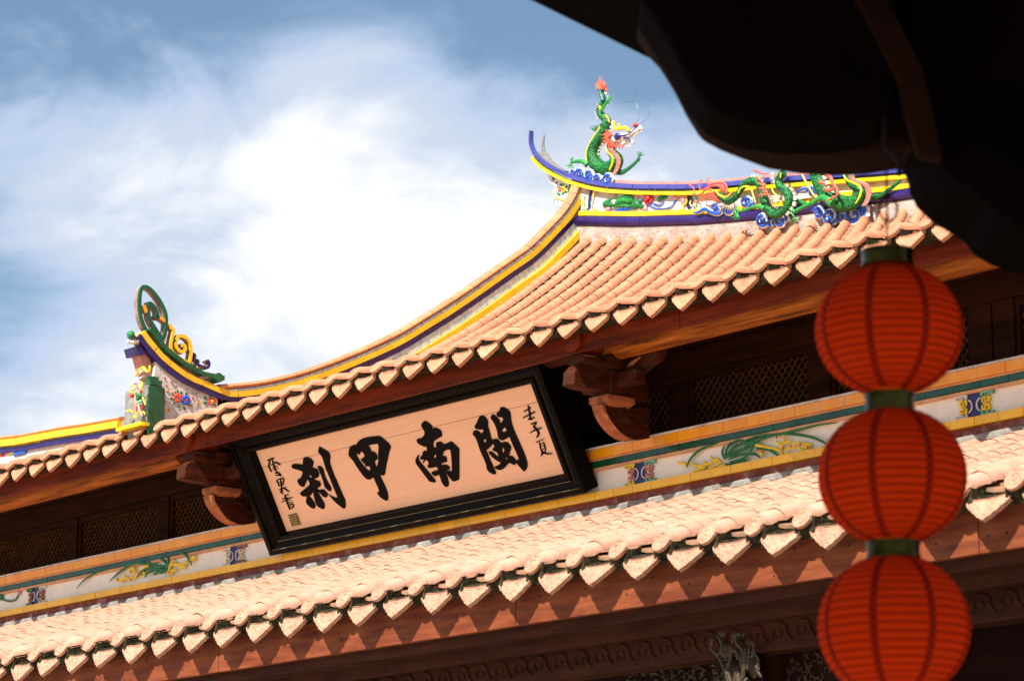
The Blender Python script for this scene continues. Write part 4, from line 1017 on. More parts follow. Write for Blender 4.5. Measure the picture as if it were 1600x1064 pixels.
carving('carved_apron', [(968, 1032), (975, 1026), (1040, 1016), (1108, 1008), (1130, 1010), (1150, 1130), (1010, 1130), (985, 1070), (970, 1050)], YL+.60, 210, 3)
carving('carved_apron', [(1232, 1000), (1270, 990), (1330, 985), (1330, 1130), (1234, 1130)], YL+.60, 120, 5)
cq = carving('carved_corbel', [(1112, 985), (1180, 985), (1190, 1040), (1200, 1130), (1130, 1130), (1118, 1030)], YL+.46, 90, 8)
m = MB(); CC = (960, 960, 4.706); pc = lambda x, y: onY(x, y, YL+.38)
for st in ([(720, 180, 10), (715, 250, 12), (760, 300, 10), (800, 380, 14), (830, 440, 18), (850, 520, 20)], [(760, 150, 12), (790, 220, 10), (785, 270, 8)], [(830, 400, 14), (850, 330, 10), (860, 270, 12), (895, 270, 12), (905, 330, 10)], [(890, 150, 12), (900, 210, 14), (940, 260, 10), (960, 320, 10), (950, 400, 16), (940, 480, 20)], [(870, 210, 10), (880, 160, 12), (930, 140, 10)], [(760, 290, 10), (800, 280, 10), (830, 340, 10)], [(990, 240, 8), (985, 320, 8), (975, 400, 8)], [(965, 250, 8), (960, 380, 8)], [(1020, 200, 8), (1030, 280, 10), (1060, 330, 8), (1050, 400, 10), (1080, 460, 10)], [(1010, 270, 10), (1020, 300, 9), (1000, 310, 6)], [(1040, 380, 14), (1060, 400, 10), (1040, 410, 6)], [(900, 420, 20), (905, 480, 30), (920, 540, 30)]):
    stroke(m, [(q[0], q[1], q[2]*1.15) for q in st], crop=CC, plane=pc)
for x_, y_, rx_, ry_ in ((875, 430, 60, 90), (830, 250, 55, 70), (960, 330, 45, 110), (900, 520, 110, 80), (1030, 380, 40, 90), (800, 140, 60, 40), (920, 150, 70, 50), (1000, 200, 40, 50)): blob(m, x_, y_, rx_, ry_, CC, lambda a, b: onY(a, b, YL+.43), 0, NY, .5)
m.build('carved_figure', M_['carve'], cq, True)
m = MB(); pt_ = lambda x, y: onY(x, y, YL+.36)
poly(m, [(595, 68), (640, 50), (720, 45), (780, 60), (760, 85), (680, 90)], pt_, (0, .12, 0), CC); m.build('corbel_cap', M_['bracket'], cq, bevel=.004)

# ------------------------------------------------------------------ signboard
TH = radians(27)
PU = V((0, -sin(TH), cos(TH))); PN = V((0, -cos(TH), -sin(TH))); PO = V((0, 11.915, 4.775))
PLQ = thing('signboard', 'large black framed wooden signboard with four brushed black characters hanging tilted under the upper eave', 'signboard', (-15.03, 11.9, 4.78))
def pl_(X, v, h=0): return V((X, PO.y, PO.z))+PU*v+PN*h
def pbox(m, X0_, X1_, v0, v1, h0, h1):
    P = [pl_(X0_, v0, h0), pl_(X1_, v0, h0), pl_(X1_, v1, h0), pl_(X0_, v1, h0), pl_(X0_, v0, h1), pl_(X1_, v0, h1), pl_(X1_, v1, h1), pl_(X0_, v1, h1)]
    m.add(P, [(0, 3, 2, 1), (4, 5, 6, 7), (0, 1, 5, 4), (1, 2, 6, 5), (2, 3, 7, 6), (3, 0, 4, 7)]); return m
ox0, ox1, ov0, ov1 = -16.625, -13.435, -.015, .80
ix0, ix1, iv0, iv1 = -16.44, -13.592, .112, .688
vm = iv1-.118
m = MB(); pbox(m, ix0-.02, ix1+.02, iv0-.02, vm-.0015, -.055, -.038); m.build('panel_board', M_['panel'], PLQ)
m = MB(); pbox(m, ix0-.02, ix1+.02, vm+.0015, iv1+.02, -.055, -.037); m.build('panel_board', M_['panel'], PLQ)
def frame(nm, a, b, h0, h1, mt, bevel=.004):
    """mitred frame between rect a (outer) and b (inner)"""
    (ax0, ax1, av0, av1), (bx0_, bx1_, bv0, bv1) = a, b
    for q in (((ax0, av0), (ax1, av0), (bx1_, bv0), (bx0_, bv0)), ((ax1, av0), (ax1, av1), (bx1_, bv1), (bx1_, bv0)), ((ax1, av1), (ax0, av1), (bx0_, bv1), (bx1_, bv1)), ((ax0, av1), (ax0, av0), (bx0_, bv0), (bx0_, bv1))):
        m = MB(); P = [pl_(x, v, h0[0]) for x, v in q[:2]]+[pl_(x, v, h0[1]) for x, v in q[2:]]+[pl_(x, v, h1[0]) for x, v in q[:2]]+[pl_(x, v, h1[1]) for x, v in q[2:]]
        m.add(P, [(3, 2, 1, 0), (4, 5, 6, 7), (0, 1, 5, 4), (1, 2, 6, 5), (2, 3, 7, 6), (3, 0, 4, 7)]); m.build(nm, M_[mt if (mt != 'gilt' or q[0][1] == q[1][1] == av0) else 'lacquer'], PLQ, bevel=bevel)
def rect(k):   # interpolated rectangle, 0 = outer, 1 = inner opening
    return (ox0+(ix0-ox0)*k, ox1+(ix1-ox1)*k, ov0+(iv0-ov0)*k, ov1+(iv1-ov1)*k)
frame('outer_moulding', rect(0), rect(.26), (-.09, -.09), (.030, .034), 'lacquer')
frame('gilt_line', rect(.262), rect(.285), (-.06, -.06), (.030, .030), 'gilt', 0)
frame('frame_board', rect(.287), rect(.64), (-.06, -.06), (.022, .004), 'lacquer', .002)
frame('gilt_line', rect(.642), rect(.668), (-.06, -.06), (.012, .012), 'gilt', 0)
frame('inner_moulding', rect(.67), rect(.90), (-.06, -.06), (.016, .012), 'lacquer', .005)
frame('inner_bead', rect(.905), rect(1.0), (-.06, -.06), (-.004, -.030), 'lacquer', .001)
m = MB(); pbox(m, ox0+.06, ox1-.06, ov0+.03, ov1-.03, -.105, -.092); m.build('backing_board', M_['lacquer'], PLQ)
for X in (-16.1, -13.95):
    m = MB(); m.tube([pl_(X, .74, -.10), V((X, YU+.42, 5.52))], .010, 6); m.build('hanging_iron', M_['wire'], PLQ)
# plane basis for the calligraphy
def to_uv(x, y):
    p = onP(x, y, V((0, PO.y, PO.z))+PN*(-.036), PN); return (p.x, (p-V((0, PO.y, PO.z))).dot(PU))
cnt = [0]
def glyph(name, polys, crop, holes=()):
    """filled outline with holes, as a thin raised piece lying on the panel"""
    cv = bpy.data.curves.new(name, 'CURVE'); cv.dimensions = '2D'; cv.fill_mode = 'BOTH'; cv.extrude = .0022
    for p in list(polys)+list(holes):
        Q = smoothpts([to_uv(crop[0]+x/crop[2], crop[1]+y/crop[2]) for x, y in list(p)+[p[0]]], 2)[:-1]
        sp_ = cv.splines.new('POLY'); sp_.points.add(len(Q)-1)
        for i, (a, b) in enumerate(Q): sp_.points[i].co = (a, b, 0, 1)
        sp_.use_cyclic_u = True
    tmp = bpy.data.objects.new('tmp', cv); me = bpy.data.meshes.new_from_object(tmp); bpy.data.objects.remove(tmp)
    h = -.036+.0015+.0003*(cnt[0] % 5); cnt[0] += 1
    Mx = Matrix(((1, 0, 0, 0), (0, PU.y, PN.y, 0), (0, PU.z, PN.z, 0), (0, 0, 0, 1)))
    Mx = Matrix.Translation(V((0, PO.y, PO.z))+PN*h) @ Mx
    me.transform(Mx); me.materials.clear(); me.materials.append(M_['ink']); me.name = name
    return me
def gl_obj(name, mes):
    vs, fs = [], []
    m = MB()
    for me in mes: m.add([v.co for v in me.vertices], [tuple(p.vertices) for p in me.polygons])
    return m.build(name, M_['ink'], PLQ)
K1 = (460, 670, 7.6); K2 = (540, 670, 8.87); K3 = (640, 650, 8.87); K4 = (730, 630, 8.86)
gl_obj('brushed_character', [
 glyph('a', [[(300, 205), (350, 235), (410, 275), (428, 330), (425, 400), (460, 510), (520, 650), (580, 790), (605, 845), (608, 920), (590, 945), (540, 910), (470, 850), (430, 800), (405, 775), (470, 805), (515, 815), (490, 750), (450, 650), (410, 550), (375, 470), (345, 370), (325, 320), (290, 280), (285, 255)]], K1),
 glyph('b', [[(275, 440), (310, 440), (345, 475), (360, 540), (395, 620), (438, 695), (432, 740), (390, 715), (360, 680), (345, 620), (320, 550), (295, 490)]], K1),
 glyph('c', [[(140, 328), (190, 345), (232, 395), (215, 455), (265, 470), (297, 530), (280, 575), (240, 590), (250, 605), (300, 620), (315, 660), (300, 690), (275, 700), (290, 745), (300, 780), (340, 850), (362, 900), (350, 950), (310, 935), (270, 905), (248, 850), (235, 800), (225, 745), (200, 785), (180, 790), (245, 880), (250, 925), (232, 945), (190, 925), (150, 885), (140, 850), (150, 800), (110, 800), (80, 780), (72, 755), (120, 715), (170, 670), (185, 655), (175, 620), (160, 600), (145, 620), (120, 680), (95, 685), (60, 660), (40, 620), (50, 590), (75, 580), (95, 540), (100, 505), (50, 485), (0, 472), (-28, 455), (-25, 425), (0, 413), (60, 415), (100, 420), (105, 370), (112, 345)]], K1, [[(175, 558), (195, 548), (212, 565), (195, 578)]]),
 glyph('d', [[(300, 720), (345, 715), (380, 745), (400, 775), (380, 812), (340, 795), (310, 760), (285, 720)]], K1)])
gl_obj('brushed_character', [
 glyph('a', [[(60, 255), (100, 225), (145, 225), (155, 330), (160, 370), (200, 440), (240, 490), (290, 550), (330, 580), (400, 640), (370, 680), (335, 700), (285, 680), (230, 620), (160, 520), (110, 440), (60, 385), (45, 340)]], K2),
 glyph('b', [[(145, 220), (200, 150), (290, 115), (400, 100), (480, 98), (540, 145), (600, 200), (628, 250), (605, 320), (590, 400), (565, 500), (545, 625), (520, 642), (475, 630), (440, 600), (440, 515), (455, 450), (455, 350), (458, 215), (400, 212), (330, 225), (300, 245), (200, 265)]], K2),
 glyph('c', [[(140, 225), (200, 235), (300, 235), (340, 255), (360, 310), (400, 315), (440, 365), (440, 420), (405, 450), (425, 515), (440, 530), (480, 640), (530, 750), (575, 850), (592, 930), (590, 975), (565, 992), (480, 940), (440, 875), (470, 870), (450, 800), (420, 740), (395, 680), (330, 640), (330, 580), (345, 555), (330, 515), (280, 520), (275, 490), (225, 440), (220, 415), (265, 380), (255, 340), (225, 310), (190, 355), (170, 340), (150, 300)]], K2)])
gl_obj('brushed_character', [
 glyph('a', [[(215, 62), (260, 85), (318, 140), (318, 190), (345, 155), (430, 190), (452, 250), (440, 285), (335, 350), (338, 430), (375, 420), (370, 370), (410, 352), (450, 360), (475, 385), (540, 365), (580, 348), (640, 400), (688, 450), (690, 520), (690, 640), (690, 850), (670, 885), (610, 903), (575, 870), (530, 810), (510, 765), (545, 750), (585, 765), (590, 700), (585, 600), (568, 465), (520, 470), (480, 485), (460, 550), (500, 550), (522, 610), (510, 635), (450, 650), (450, 675), (500, 668), (555, 700), (555, 735), (500, 765), (530, 850), (545, 940), (530, 975), (490, 970), (445, 900), (415, 810), (365, 832), (310, 795), (320, 765), (400, 740), (370, 700), (300, 718), (250, 700), (270, 645), (230, 600), (195, 650), (190, 630), (200, 600), (160, 600), (150, 570), (185, 530), (180, 510), (210, 475), (245, 480), (240, 425), (205, 420), (125, 380), (105, 345), (110, 312), (160, 305), (210, 255), (205, 200), (170, 145), (172, 100)]], K3, [[(338, 560), (352, 532), (375, 540), (365, 572), (346, 585)]]),
 glyph('b', [[(140, 535), (115, 545), (88, 600), (92, 650), (150, 730), (270, 890), (310, 910), (358, 916), (355, 880), (290, 800), (190, 680), (140, 620), (125, 570)]], K3)])
gl_obj('brushed_character', [
 glyph('a', [[(80, 425), (95, 380), (130, 370), (165, 385), (190, 415), (225, 395), (225, 360), (180, 362), (120, 345), (110, 310), (135, 270), (170, 190), (205, 168), (250, 185), (290, 245), (290, 310), (315, 400), (345, 500), (390, 485), (440, 505), (465, 545), (510, 530), (560, 540), (605, 590), (605, 640), (580, 720), (620, 725), (665, 765), (680, 820), (660, 850), (610, 830), (580, 825), (530, 880), (465, 922), (400, 900), (385, 875), (440, 850), (470, 815), (430, 800), (350, 740), (300, 670), (340, 665), (400, 715), (435, 740), (430, 690), (400, 665), (350, 640), (380, 600), (370, 560), (340, 580), (290, 635), (265, 640), (290, 700), (330, 800), (398, 945), (395, 975), (370, 980), (310, 950), (275, 900), (270, 850), (230, 750), (180, 640), (130, 490)]], K4, [[(228, 520), (250, 490), (272, 510), (245, 550)], [(490, 620), (510, 615), (520, 650), (505, 685), (490, 670)], [(530, 760), (545, 745), (560, 760), (545, 780)]]),
 glyph('b', [[(325, 200), (350, 150), (400, 175), (450, 230), (455, 275), (500, 235), (490, 195), (440, 190), (408, 155), (420, 125), (450, 105), (460, 60), (500, 50), (560, 80), (600, 130), (610, 230), (640, 340), (700, 480), (780, 660), (830, 800), (833, 880), (795, 940), (750, 900), (690, 830), (680, 785), (715, 775), (700, 720), (650, 610), (600, 490), (585, 465), (540, 490), (490, 512), (440, 485), (425, 440), (420, 390), (380, 280)]], K4, [[(485, 370), (510, 340), (530, 335), (550, 370), (535, 385), (495, 400)]])])
def small(strokes, crop):
    res = []
    for st in strokes:
        wd, pts = st[0]*.55, st[1]; L_ = []; R2 = []; n = len(pts)
        for i, (x, y) in enumerate(pts):
            a = pts[max(i-1, 0)]; b = pts[min(i+1, n-1)]; dx, dy = b[0]-a[0], b[1]-a[1]; l = math.hypot(dx, dy) or 1
            w_ = wd*(.75 if i == 0 else (.55 if i == n-1 else 1)); nx_, ny_ = -dy/l*w_, dx/l*w_
            L_.append((x+nx_, y+ny_)); R2.append((x-nx_, y-ny_))
        res.append(glyph('s', [L_+R2[::-1]], crop))
    return gl_obj('small_character', res)
KS = (810, 625, 11.82); KT = (410, 700, 8.185)
small([(34, [(178, 108), (222, 160)]), (24, [(205, 150), (150, 185), (105, 212)]), (26, [(190, 170), (215, 250), (220, 340)]), (28, [(305, 215), (200, 270), (95, 322)]), (34, [(185, 348), (235, 350), (292, 318)])], KS)
small([(26, [(232, 442), (280, 425), (330, 405)]), (26, [(335, 415), (300, 460), (275, 490)]), (32, [(285, 485), (350, 550), (378, 620), (345, 690)]), (26, [(430, 515), (330, 540), (222, 602)])], KS)
small([(20, [(333, 778), (470, 718)]), (18, [(388, 780), (405, 850), (420, 925)]), (18, [(465, 775), (490, 850), (505, 925)]), (12, [(400, 812), (465, 795)]), (11, [(408, 858), (475, 842)]), (13, [(418, 910), (495, 890)]), (22, [(440, 920), (440, 970), (422, 1030)]), (16, [(502, 920), (480, 970), (445, 1005)]), (26, [(430, 945), (520, 985), (622, 985)])], KS)
small([(22, [(70, 158), (110, 140), (150, 125)]), (18, [(100, 160), (82, 230), (118, 298)]), (14, [(130, 150), (150, 230), (185, 310)]), (18, [(148, 182), (190, 185), (232, 212)]), (10, [(108, 212), (150, 200)]), (11, [(130, 250), (200, 225)]), (12, [(140, 275), (198, 258)]), (20, [(165, 322), (200, 310), (242, 352)]), (16, [(175, 345), (240, 348)])], KT)
small([(15, [(185, 408), (212, 475)]), (15, [(200, 400), (272, 383), (268, 450)]), (10, [(210, 442), (265, 428)]), (15, [(208, 482), (275, 458)]), (14, [(232, 395), (245, 480), (258, 580)]), (15, [(218, 528), (295, 498)]), (14, [(250, 520), (232, 572)]), (20, [(275, 508), (338, 552)])], KT)
small([(15, [(285, 602), (335, 592)]), (14, [(262, 645), (382, 630)]), (14, [(252, 688), (325, 650)]), (14, [(290, 605), (320, 690), (352, 775)]), (12, [(298, 672), (365, 655)]), (12, [(308, 702), (385, 688)]), (14, [(325, 732), (392, 712), (398, 755), (345, 778)]), (8, [(332, 752), (385, 740)])], KT)
m = MB(); q = [to_uv(KT[0]+x/KT[2], KT[1]+y/KT[2]) for x, y in ((335, 850), (440, 828), (495, 975), (385, 1000))]
m.prism([pl_(a, b, -.036) for a, b in q], PN*.006); SL = m.build('seal_stamp', M_['stamp'], PLQ)
m = MB()
for k in range(5):
    for j in range(3):
        a = V(q[0]).lerp(V(q[1]), (j+.25)/3); b = V(q[3]).lerp(V(q[2]), (j+.25)/3); c = a.lerp(b, (k+.2)/5); a2 = V(q[0]).lerp(V(q[1]), (j+.8)/3); b2 = V(q[3]).lerp(V(q[2]), (j+.8)/3); d = a2.lerp(b2, (k+.2+.3*((k+j) % 2))/5)
        m.tube([pl_(c.x, c.y, -.0295), pl_(d.x, d.y, -.0295)], .003, 4)
m.split('seal_mark', M_['ink'], SL, False)

# ------------------------------------------------------------------ dragons
def spikes(m, path, crop, plane, length, count, side, rad=.008, nrm=NY, proud=0, lean=0.0):
    P = smoothpts(path, 6); n = len(P)
    for i in range(count):
        j = int((n-2)*i/(count-1)) if count > 1 else 0
        (x, y), (x2, y2) = P[j][:2], P[j+1][:2]; dx, dy = x2-x, y2-y; l = math.hypot(dx, dy) or 1
        nx_, ny_ = -dy/l*side, dx/l*side
        nx_ += dx/l*lean; ny_ += dy/l*lean
        a = plane(crop[0]+x/crop[2], crop[1]+y/crop[2])+nrm*proud; b = plane(crop[0]+(x+nx_*length)/crop[2], crop[1]+(y+ny_*length)/crop[2])+nrm*proud
        m.cone(a, b, rad, 5)
def curl(mw, mb__, mp_, x, y, r, crop, plane, sg=1, a0=0, proud=0, turns=1.4):
    pts = []; n = 14
    for i in range(n):
        t = i/(n-1); a = a0+sg*t*turns*2*pi; rr = r*(1-.88*t)
        pts.append((x+cos(a)*rr*.95, y+sin(a)*rr))
    wd = r*.26
    stroke(mw, pts, rad=wd*1.9, crop=crop, plane=plane, proud=proud, fk=.5, k=2)
    stroke(mb__, pts, rad=wd, crop=crop, plane=plane, proud=proud+.012, fk=.6, k=2)
    if mp_: stroke(mp_, [(x+(px_-x)*.72, y+(py_-y)*.72) for px_, py_ in pts[:9]], rad=wd*.32, crop=crop, plane=plane, proud=proud+.02, fk=.6, k=2)
def claw(m, x, y, ang, L_, crop, plane, r=9, proud=.0):
    for d in (-.75, -.1, .55, 2.6):
        a = ang+d; mx_, my_ = x+cos(a)*L_*.55, y+sin(a)*L_*.55
        stroke(m, [(x, y, r), (mx_, my_, r*.85), (mx_+cos(a+.9)*L_*.4, my_+sin(a+.9)*L_*.4, r*.25)], crop=crop, plane=plane, proud=proud)

# dragon standing on the ridge end
D1 = (880, 115, 6.08); pd = lambda x, y: onY(x, y, YR-.02)
DG = thing('dragon_statue', 'green dragon statue rearing tail-up on blue clouds at the left end of the ridge', 'dragon statue', onY(940, 283, YR))
def part(m, nm, c, par=None, smooth=True):
    if nm in ('yellow_edging', 'tail_plume', 'shoulder_flame', 'tail_flame'): return m.split(nm, M_[c], par or DG, smooth, 60)
    o = m.build(nm, M_[c], par or DG, smooth, 60)
    if nm in ('dorsal_spine', 'belly_plate'): o['kind'] = 'stuff'
    return o
m = MB(); stroke(m, [(372, 160, 16), (372, 190, 20), (380, 240, 24), (372, 290, 30), (345, 345, 34), (365, 400, 36), (410, 440, 42), (405, 520, 47), (355, 610, 54), (300, 700, 60), (285, 790, 66), (325, 875, 72), (400, 915, 76), (475, 885, 74), (508, 820, 66), (480, 770, 48), (450, 735, 42), (462, 690, 38), (500, 650, 40)], crop=D1, plane=pd, n=14, fk=1.0, k=5)
BD = part(m, 'body', 'scales')
m = MB(); stroke(m, [(372, 150, 20), (366, 175, 22), (378, 225, 18), (392, 262, 16)], crop=D1, plane=pd, proud=.02); part(m, 'tail_tip', 'teal')
m = MB()
stroke(m, [(368, 505, 7), (330, 570, 8), (275, 660, 9), (240, 740, 9), (238, 810, 9), (250, 850, 6)], crop=D1, plane=pd, proud=.02)
stroke(m, [(455, 715, 8), (475, 765, 9), (515, 800, 10), (520, 860, 10), (490, 930, 8)], crop=D1, plane=pd, proud=.055)
stroke(m, [(420, 405, 10), (445, 430, 10), (455, 470, 6)], crop=D1, plane=pd, proud=.02); stroke(m, [(370, 320, 14), (385, 350, 14)], crop=D1, plane=pd, proud=.03)
part(m, 'yellow_edging', 'r_yellow')
m = MB(); P = smoothpts([(480, 730), (520, 775), (552, 815), (555, 870), (535, 930), (505, 975)], 4)
for i, (x, y) in enumerate(P): blob(m, x, y, 26, 10, D1, pd, .035, NY, .9)
part(m, 'belly_plate', 'belly')
m = MB(); spikes(m, [(462, 460), (440, 530), (400, 600), (355, 660), (325, 720), (325, 790), (365, 850)], D1, pd, 34, 26, -1, .006, lean=-.3); spikes(m, [(335, 430), (318, 370), (335, 290)], D1, pd, 20, 9, -1, .005); spikes(m, [(395, 190), (425, 240), (400, 300)], D1, pd, 24, 9, -1, .006); part(m, 'dorsal_spine', 'r_cream')
m = MB()
stroke(m, [(250, 880, 26), (215, 845, 22), (160, 842, 18), (108, 850, 15)], crop=D1, plane=pd, proud=.03); claw(m, 105, 860, 1.9, 62, D1, pd, 8, .03); stroke(m, [(105, 850, 9), (120, 800, 6)], crop=D1, plane=pd, proud=.03)
LG = part(m, 'leg', 'r_bright')
m = MB(); stroke(m, [(500, 930, 30), (560, 940, 26), (625, 900, 22), (690, 845, 19), (722, 800, 16)], crop=D1, plane=pd); claw(m, 722, 790, -1.2, 60, D1, pd, 9); part(m, 'leg', 'r_green')
m = MB(); stroke(m, [(372, 485, 18), (330, 515, 16), (300, 545, 12)], crop=D1, plane=lambda x, y: onY(x, y, YR+.05)); claw(m, 300, 540, -1.9, 60, D1, lambda x, y: onY(x, y, YR+.05), 8); part(m, 'leg', 'r_green')
m = MB(); stroke(m, [(385, 365, 20), (420, 310, 18), (455, 265, 14)], crop=D1, plane=pd, proud=.03); claw(m, 462, 260, -1.0, 52, D1, pd, 8, .03); part(m, 'leg', 'r_bright')
# head
m = MB(); stroke(m, [(490, 640, 44), (540, 620, 56), (590, 600, 48), (640, 575, 34), (690, 545, 27), (742, 515, 24)], crop=D1, plane=pd, n=10, fk=.8); HD = part(m, 'head', 'r_white')
m = MB(); stroke(m, [(560, 665, 28), (610, 645, 20), (645, 640, 16), (668, 665, 14)], crop=D1, plane=pd, n=8, proud=.0); m.build('lower_jaw', M_['r_cream'], HD, True)
m = MB(); blob(m, 553, 608, 34, 34, D1, pd, .04, NY, .6); stroke(m, [(590, 600, 9), (640, 590, 7), (690, 555, 7), (740, 510, 6)], crop=D1, plane=pd, proud=.035); stroke(m, [(600, 625, 7), (640, 620, 7), (668, 650, 7)], crop=D1, plane=pd, proud=.03); m.build('blue_cheek', M_['r_navy'], HD, True)
m = MB(); stroke(m, [(655, 550, 16), (620, 525, 18), (570, 530, 18), (520, 535, 16), (508, 500, 13), (515, 460, 12)], crop=D1, plane=pd, proud=.03); stroke(m, [(560, 530, 14), (550, 505, 12), (562, 488, 12)], crop=D1, plane=pd, proud=.03); m.build('horn', M_['r_yellow'], HD, True)
m = MB(); blob(m, 705, 497, 26, 22, D1, pd, .02, NY, .8); m.build('nose', M_['r_red'], HD, True)
m = MB(); spikes(m, [(640, 600), (680, 590), (700, 570), (735, 540)], D1, pd, 22, 9, 1, .005); spikes(m, [(590, 690), (650, 680)], D1, pd, 16, 6, 1, .005); m.build('tooth', M_['r_cream'], HD)['kind'] = 'stuff'
m = MB()
for k in range(20):
    a = radians(105+k*9.5); x, y = 500+30*cos(a), 628-30*sin(a)
    L_ = 48+18*((k*7) % 3)/2; stroke(m, [(x, y, 15), (x+cos(a)*L_*.6, y-sin(a)*L_*.6, 10), (x+cos(a+.25)*L_*1.25, y-sin(a+.25)*L_*1.25, 2)], crop=D1, plane=pd, proud=.03+.01*(k % 2))
for x in (500, 530, 560, 590): stroke(m, [(x, 680, 14), (x+4, 705, 10), (x-8, 722, 3)], crop=D1, plane=pd, proud=.03)
m.build('mane', M_['r_coral'], HD, True)
m = MB()
for p in ([(700, 470), (716, 400), (706, 320), (665, 272), (600, 270)], [(740, 478), (790, 430), (818, 370), (815, 310)], [(665, 270), (680, 190), (705, 140), (730, 155)]): stroke(m, p, rad=1.9, crop=D1, plane=pd, n=4, k=5)
m.split('whisker', M_['wire'], HD)
m = MB()
for k in range(13):
    a = radians(20+k*11.7); x, y = 368+24*cos(a), 165-14*sin(a); L_ = 60+60*math.exp(-((k-6)/2.2)**2)+12*(k % 2)
    stroke(m, [(x, y, 13), (x+cos(a)*L_*.30, y-L_*.5, 8), (x+cos(a)*L_*.25+6*(k % 3-1), y-L_, 1.2)], crop=D1, plane=pd, proud=.01*(k % 3))
stroke(m, [(340, 150, 14), (335, 190, 10), (355, 215, 4)], crop=D1, plane=pd); stroke(m, [(400, 140, 14), (412, 170, 8)], crop=D1, plane=pd)
part(m, 'tail_flame', 'r_coral')
mw, mb__, mp_ = MB(), MB(), MB(); pcl = lambda x, y: onY(x, y, YR-.10)
for x, y, r, s_, a in ((105, 945, 30, 1, 2), (165, 955, 46, 1, 3.4), (245, 965, 55, -1, 2.8), (330, 995, 34, 1, 3), (435, 1005, 56, 1, 1.6)): curl(mw, mb__, mp_, x, y, r, D1, pcl, s_, a)
stroke(mw, [(80, 945, 20), (170, 985, 30), (300, 1005, 36), (450, 1020, 50), (500, 1010, 18)], crop=D1, plane=lambda x, y: onY(x, y, YR-.06))
cl = part(mw, 'cloud_base', 'r_white'); mb__.split('cloud_scroll', M_['r_blue'], cl); mp_.split('cloud_line', M_['purple'], cl)

# dragon with plume tail crawling on the ridge
D2 = (1070, 265, 8.89); pd2 = lambda x, y: onY(x, y, YR-.17)
DH = thing('dragon_relief', 'green dragon with coral plume tail looping along the main ridge face', 'dragon statue', onY(1180, 330, YR-.15))
m = MB(); stroke(m, [(435, 335, 22), (480, 350, 38), (540, 410, 48), (620, 442, 52), (700, 395, 48), (765, 300, 50), (820, 215, 56), (900, 162, 58), (990, 165, 60), (1055, 240, 62), (1085, 350, 66), (1115, 460, 68), (1165, 570, 70), (1250, 622, 66), (1350, 595, 64), (1425, 510, 66), (1450, 400, 68), (1400, 300, 66), (1320, 230, 60), (1300, 160, 56), (1335, 90, 60), (1380, 40, 62)], crop=D2, plane=pd2, n=12, k=5, fk=.8); part(m, 'body', 'scales', DH)
m = MB()
for p in ([(430, 325, 9), (480, 310, 11), (540, 370, 11), (610, 400, 11), (680, 370, 10), (735, 310, 6)], [(800, 345, 8), (840, 275, 10), (910, 250, 11), (975, 270, 11), (1005, 350, 11), (1045, 480, 8)], [(1265, 265, 8), (1290, 330, 12), (1350, 390, 13), (1365, 440, 11), (1310, 500, 6)], [(1395, 60, 9), (1390, 130, 8)]): stroke(m, p, crop=D2, plane=pd2, proud=.045)
part(m, 'yellow_edging', 'r_yellow', DH)
m = MB()
for p in ([(590, 330), (590, 230), (530, 185), (430, 195), (340, 210), (325, 165), (350, 105)], [(570, 290), (470, 225), (370, 240), (300, 270), (245, 290), (215, 250), (240, 145)], [(440, 310), (350, 280), (290, 300), (225, 350), (160, 350), (135, 260), (60, 205)], [(430, 340), (330, 335), (250, 385), (200, 445), (125, 465)], [(440, 370), (350, 375), (280, 410), (245, 465)], [(470, 395), (400, 400), (340, 410)], [(500, 420), (430, 440), (400, 430)], [(560, 260), (520, 220), (440, 230)], [(600, 300), (560, 300), (480, 280)]):
    stroke(m, [(x, y, 19-11*i/(len(p)-1)) for i, (x, y) in enumerate(p)], crop=D2, plane=lambda x, y: onY(x, y, YR-.14), proud=.01)
part(m, 'tail_plume', 'r_coral', DH)
m = MB()
for p in ([(1060, 35), (1120, 55), (1190, 85), (1260, 75)], [(1080, 125), (1150, 180), (1215, 260), (1190, 300)], [(1130, 290), (1180, 285), (1240, 340), (1230, 375)], [(1130, 390), (1200, 370), (1270, 380), (1320, 440), (1290, 510)], [(1180, 330), (1230, 340)], [(1210, 250), (1150, 230), (1110, 210)]):
    stroke(m, [(x, y, 17-8*i/(len(p)-1)) for i, (x, y) in enumerate(p)], crop=D2, plane=pd2, proud=.07)
part(m, 'shoulder_flame', 'r_coral', DH)
m = MB(); spikes(m, [(530, 460), (620, 495), (720, 440)], D2, pd2, 80, 11, 1, .007, lean=-.6); spikes(m, [(930, 110), (1000, 105), (1060, 150), (1110, 260)], D2, pd2, 45, 12, -1, .007); spikes(m, [(1400, 230), (1490, 300), (1515, 400), (1490, 510), (1400, 610), (1300, 650)], D2, pd2, 50, 22, -1, .008); spikes(m, [(1190, 410), (1220, 500), (1280, 560)], D2, pd2, 45, 7, -1, .007); spikes(m, [(1250, 60), (1240, 130), (1270, 190)], D2, pd2, 70, 9, 1, .006); part(m, 'dorsal_spine', 'r_cream', DH)
m = MB(); stroke(m, [(1180, 570, 34), (1110, 530, 30), (1000, 555, 24), (900, 590, 22), (820, 600, 18)], crop=D2, plane=pd2, proud=.06); claw(m, 800, 640, 1.7, 100, D2, pd2, 12, .06); claw(m, 820, 610, 2.3, 80, D2, pd2, 10, .06); stroke(m, [(820, 600, 12), (800, 540, 10), (830, 490, 5)], crop=D2, plane=pd2, proud=.06); part(m, 'leg', 'r_bright', DH)
m = MB(); stroke(m, [(1500, 420, 40), (1580, 440, 34), (1680, 480, 28)], crop=D2, plane=lambda x, y: onY(x, y, YR-.12)); part(m, 'leg', 'r_green', DH)
mw, mb__, mp_ = MB(), MB(), MB(); pcl2 = lambda x, y: onY(x, y, YR-.13)
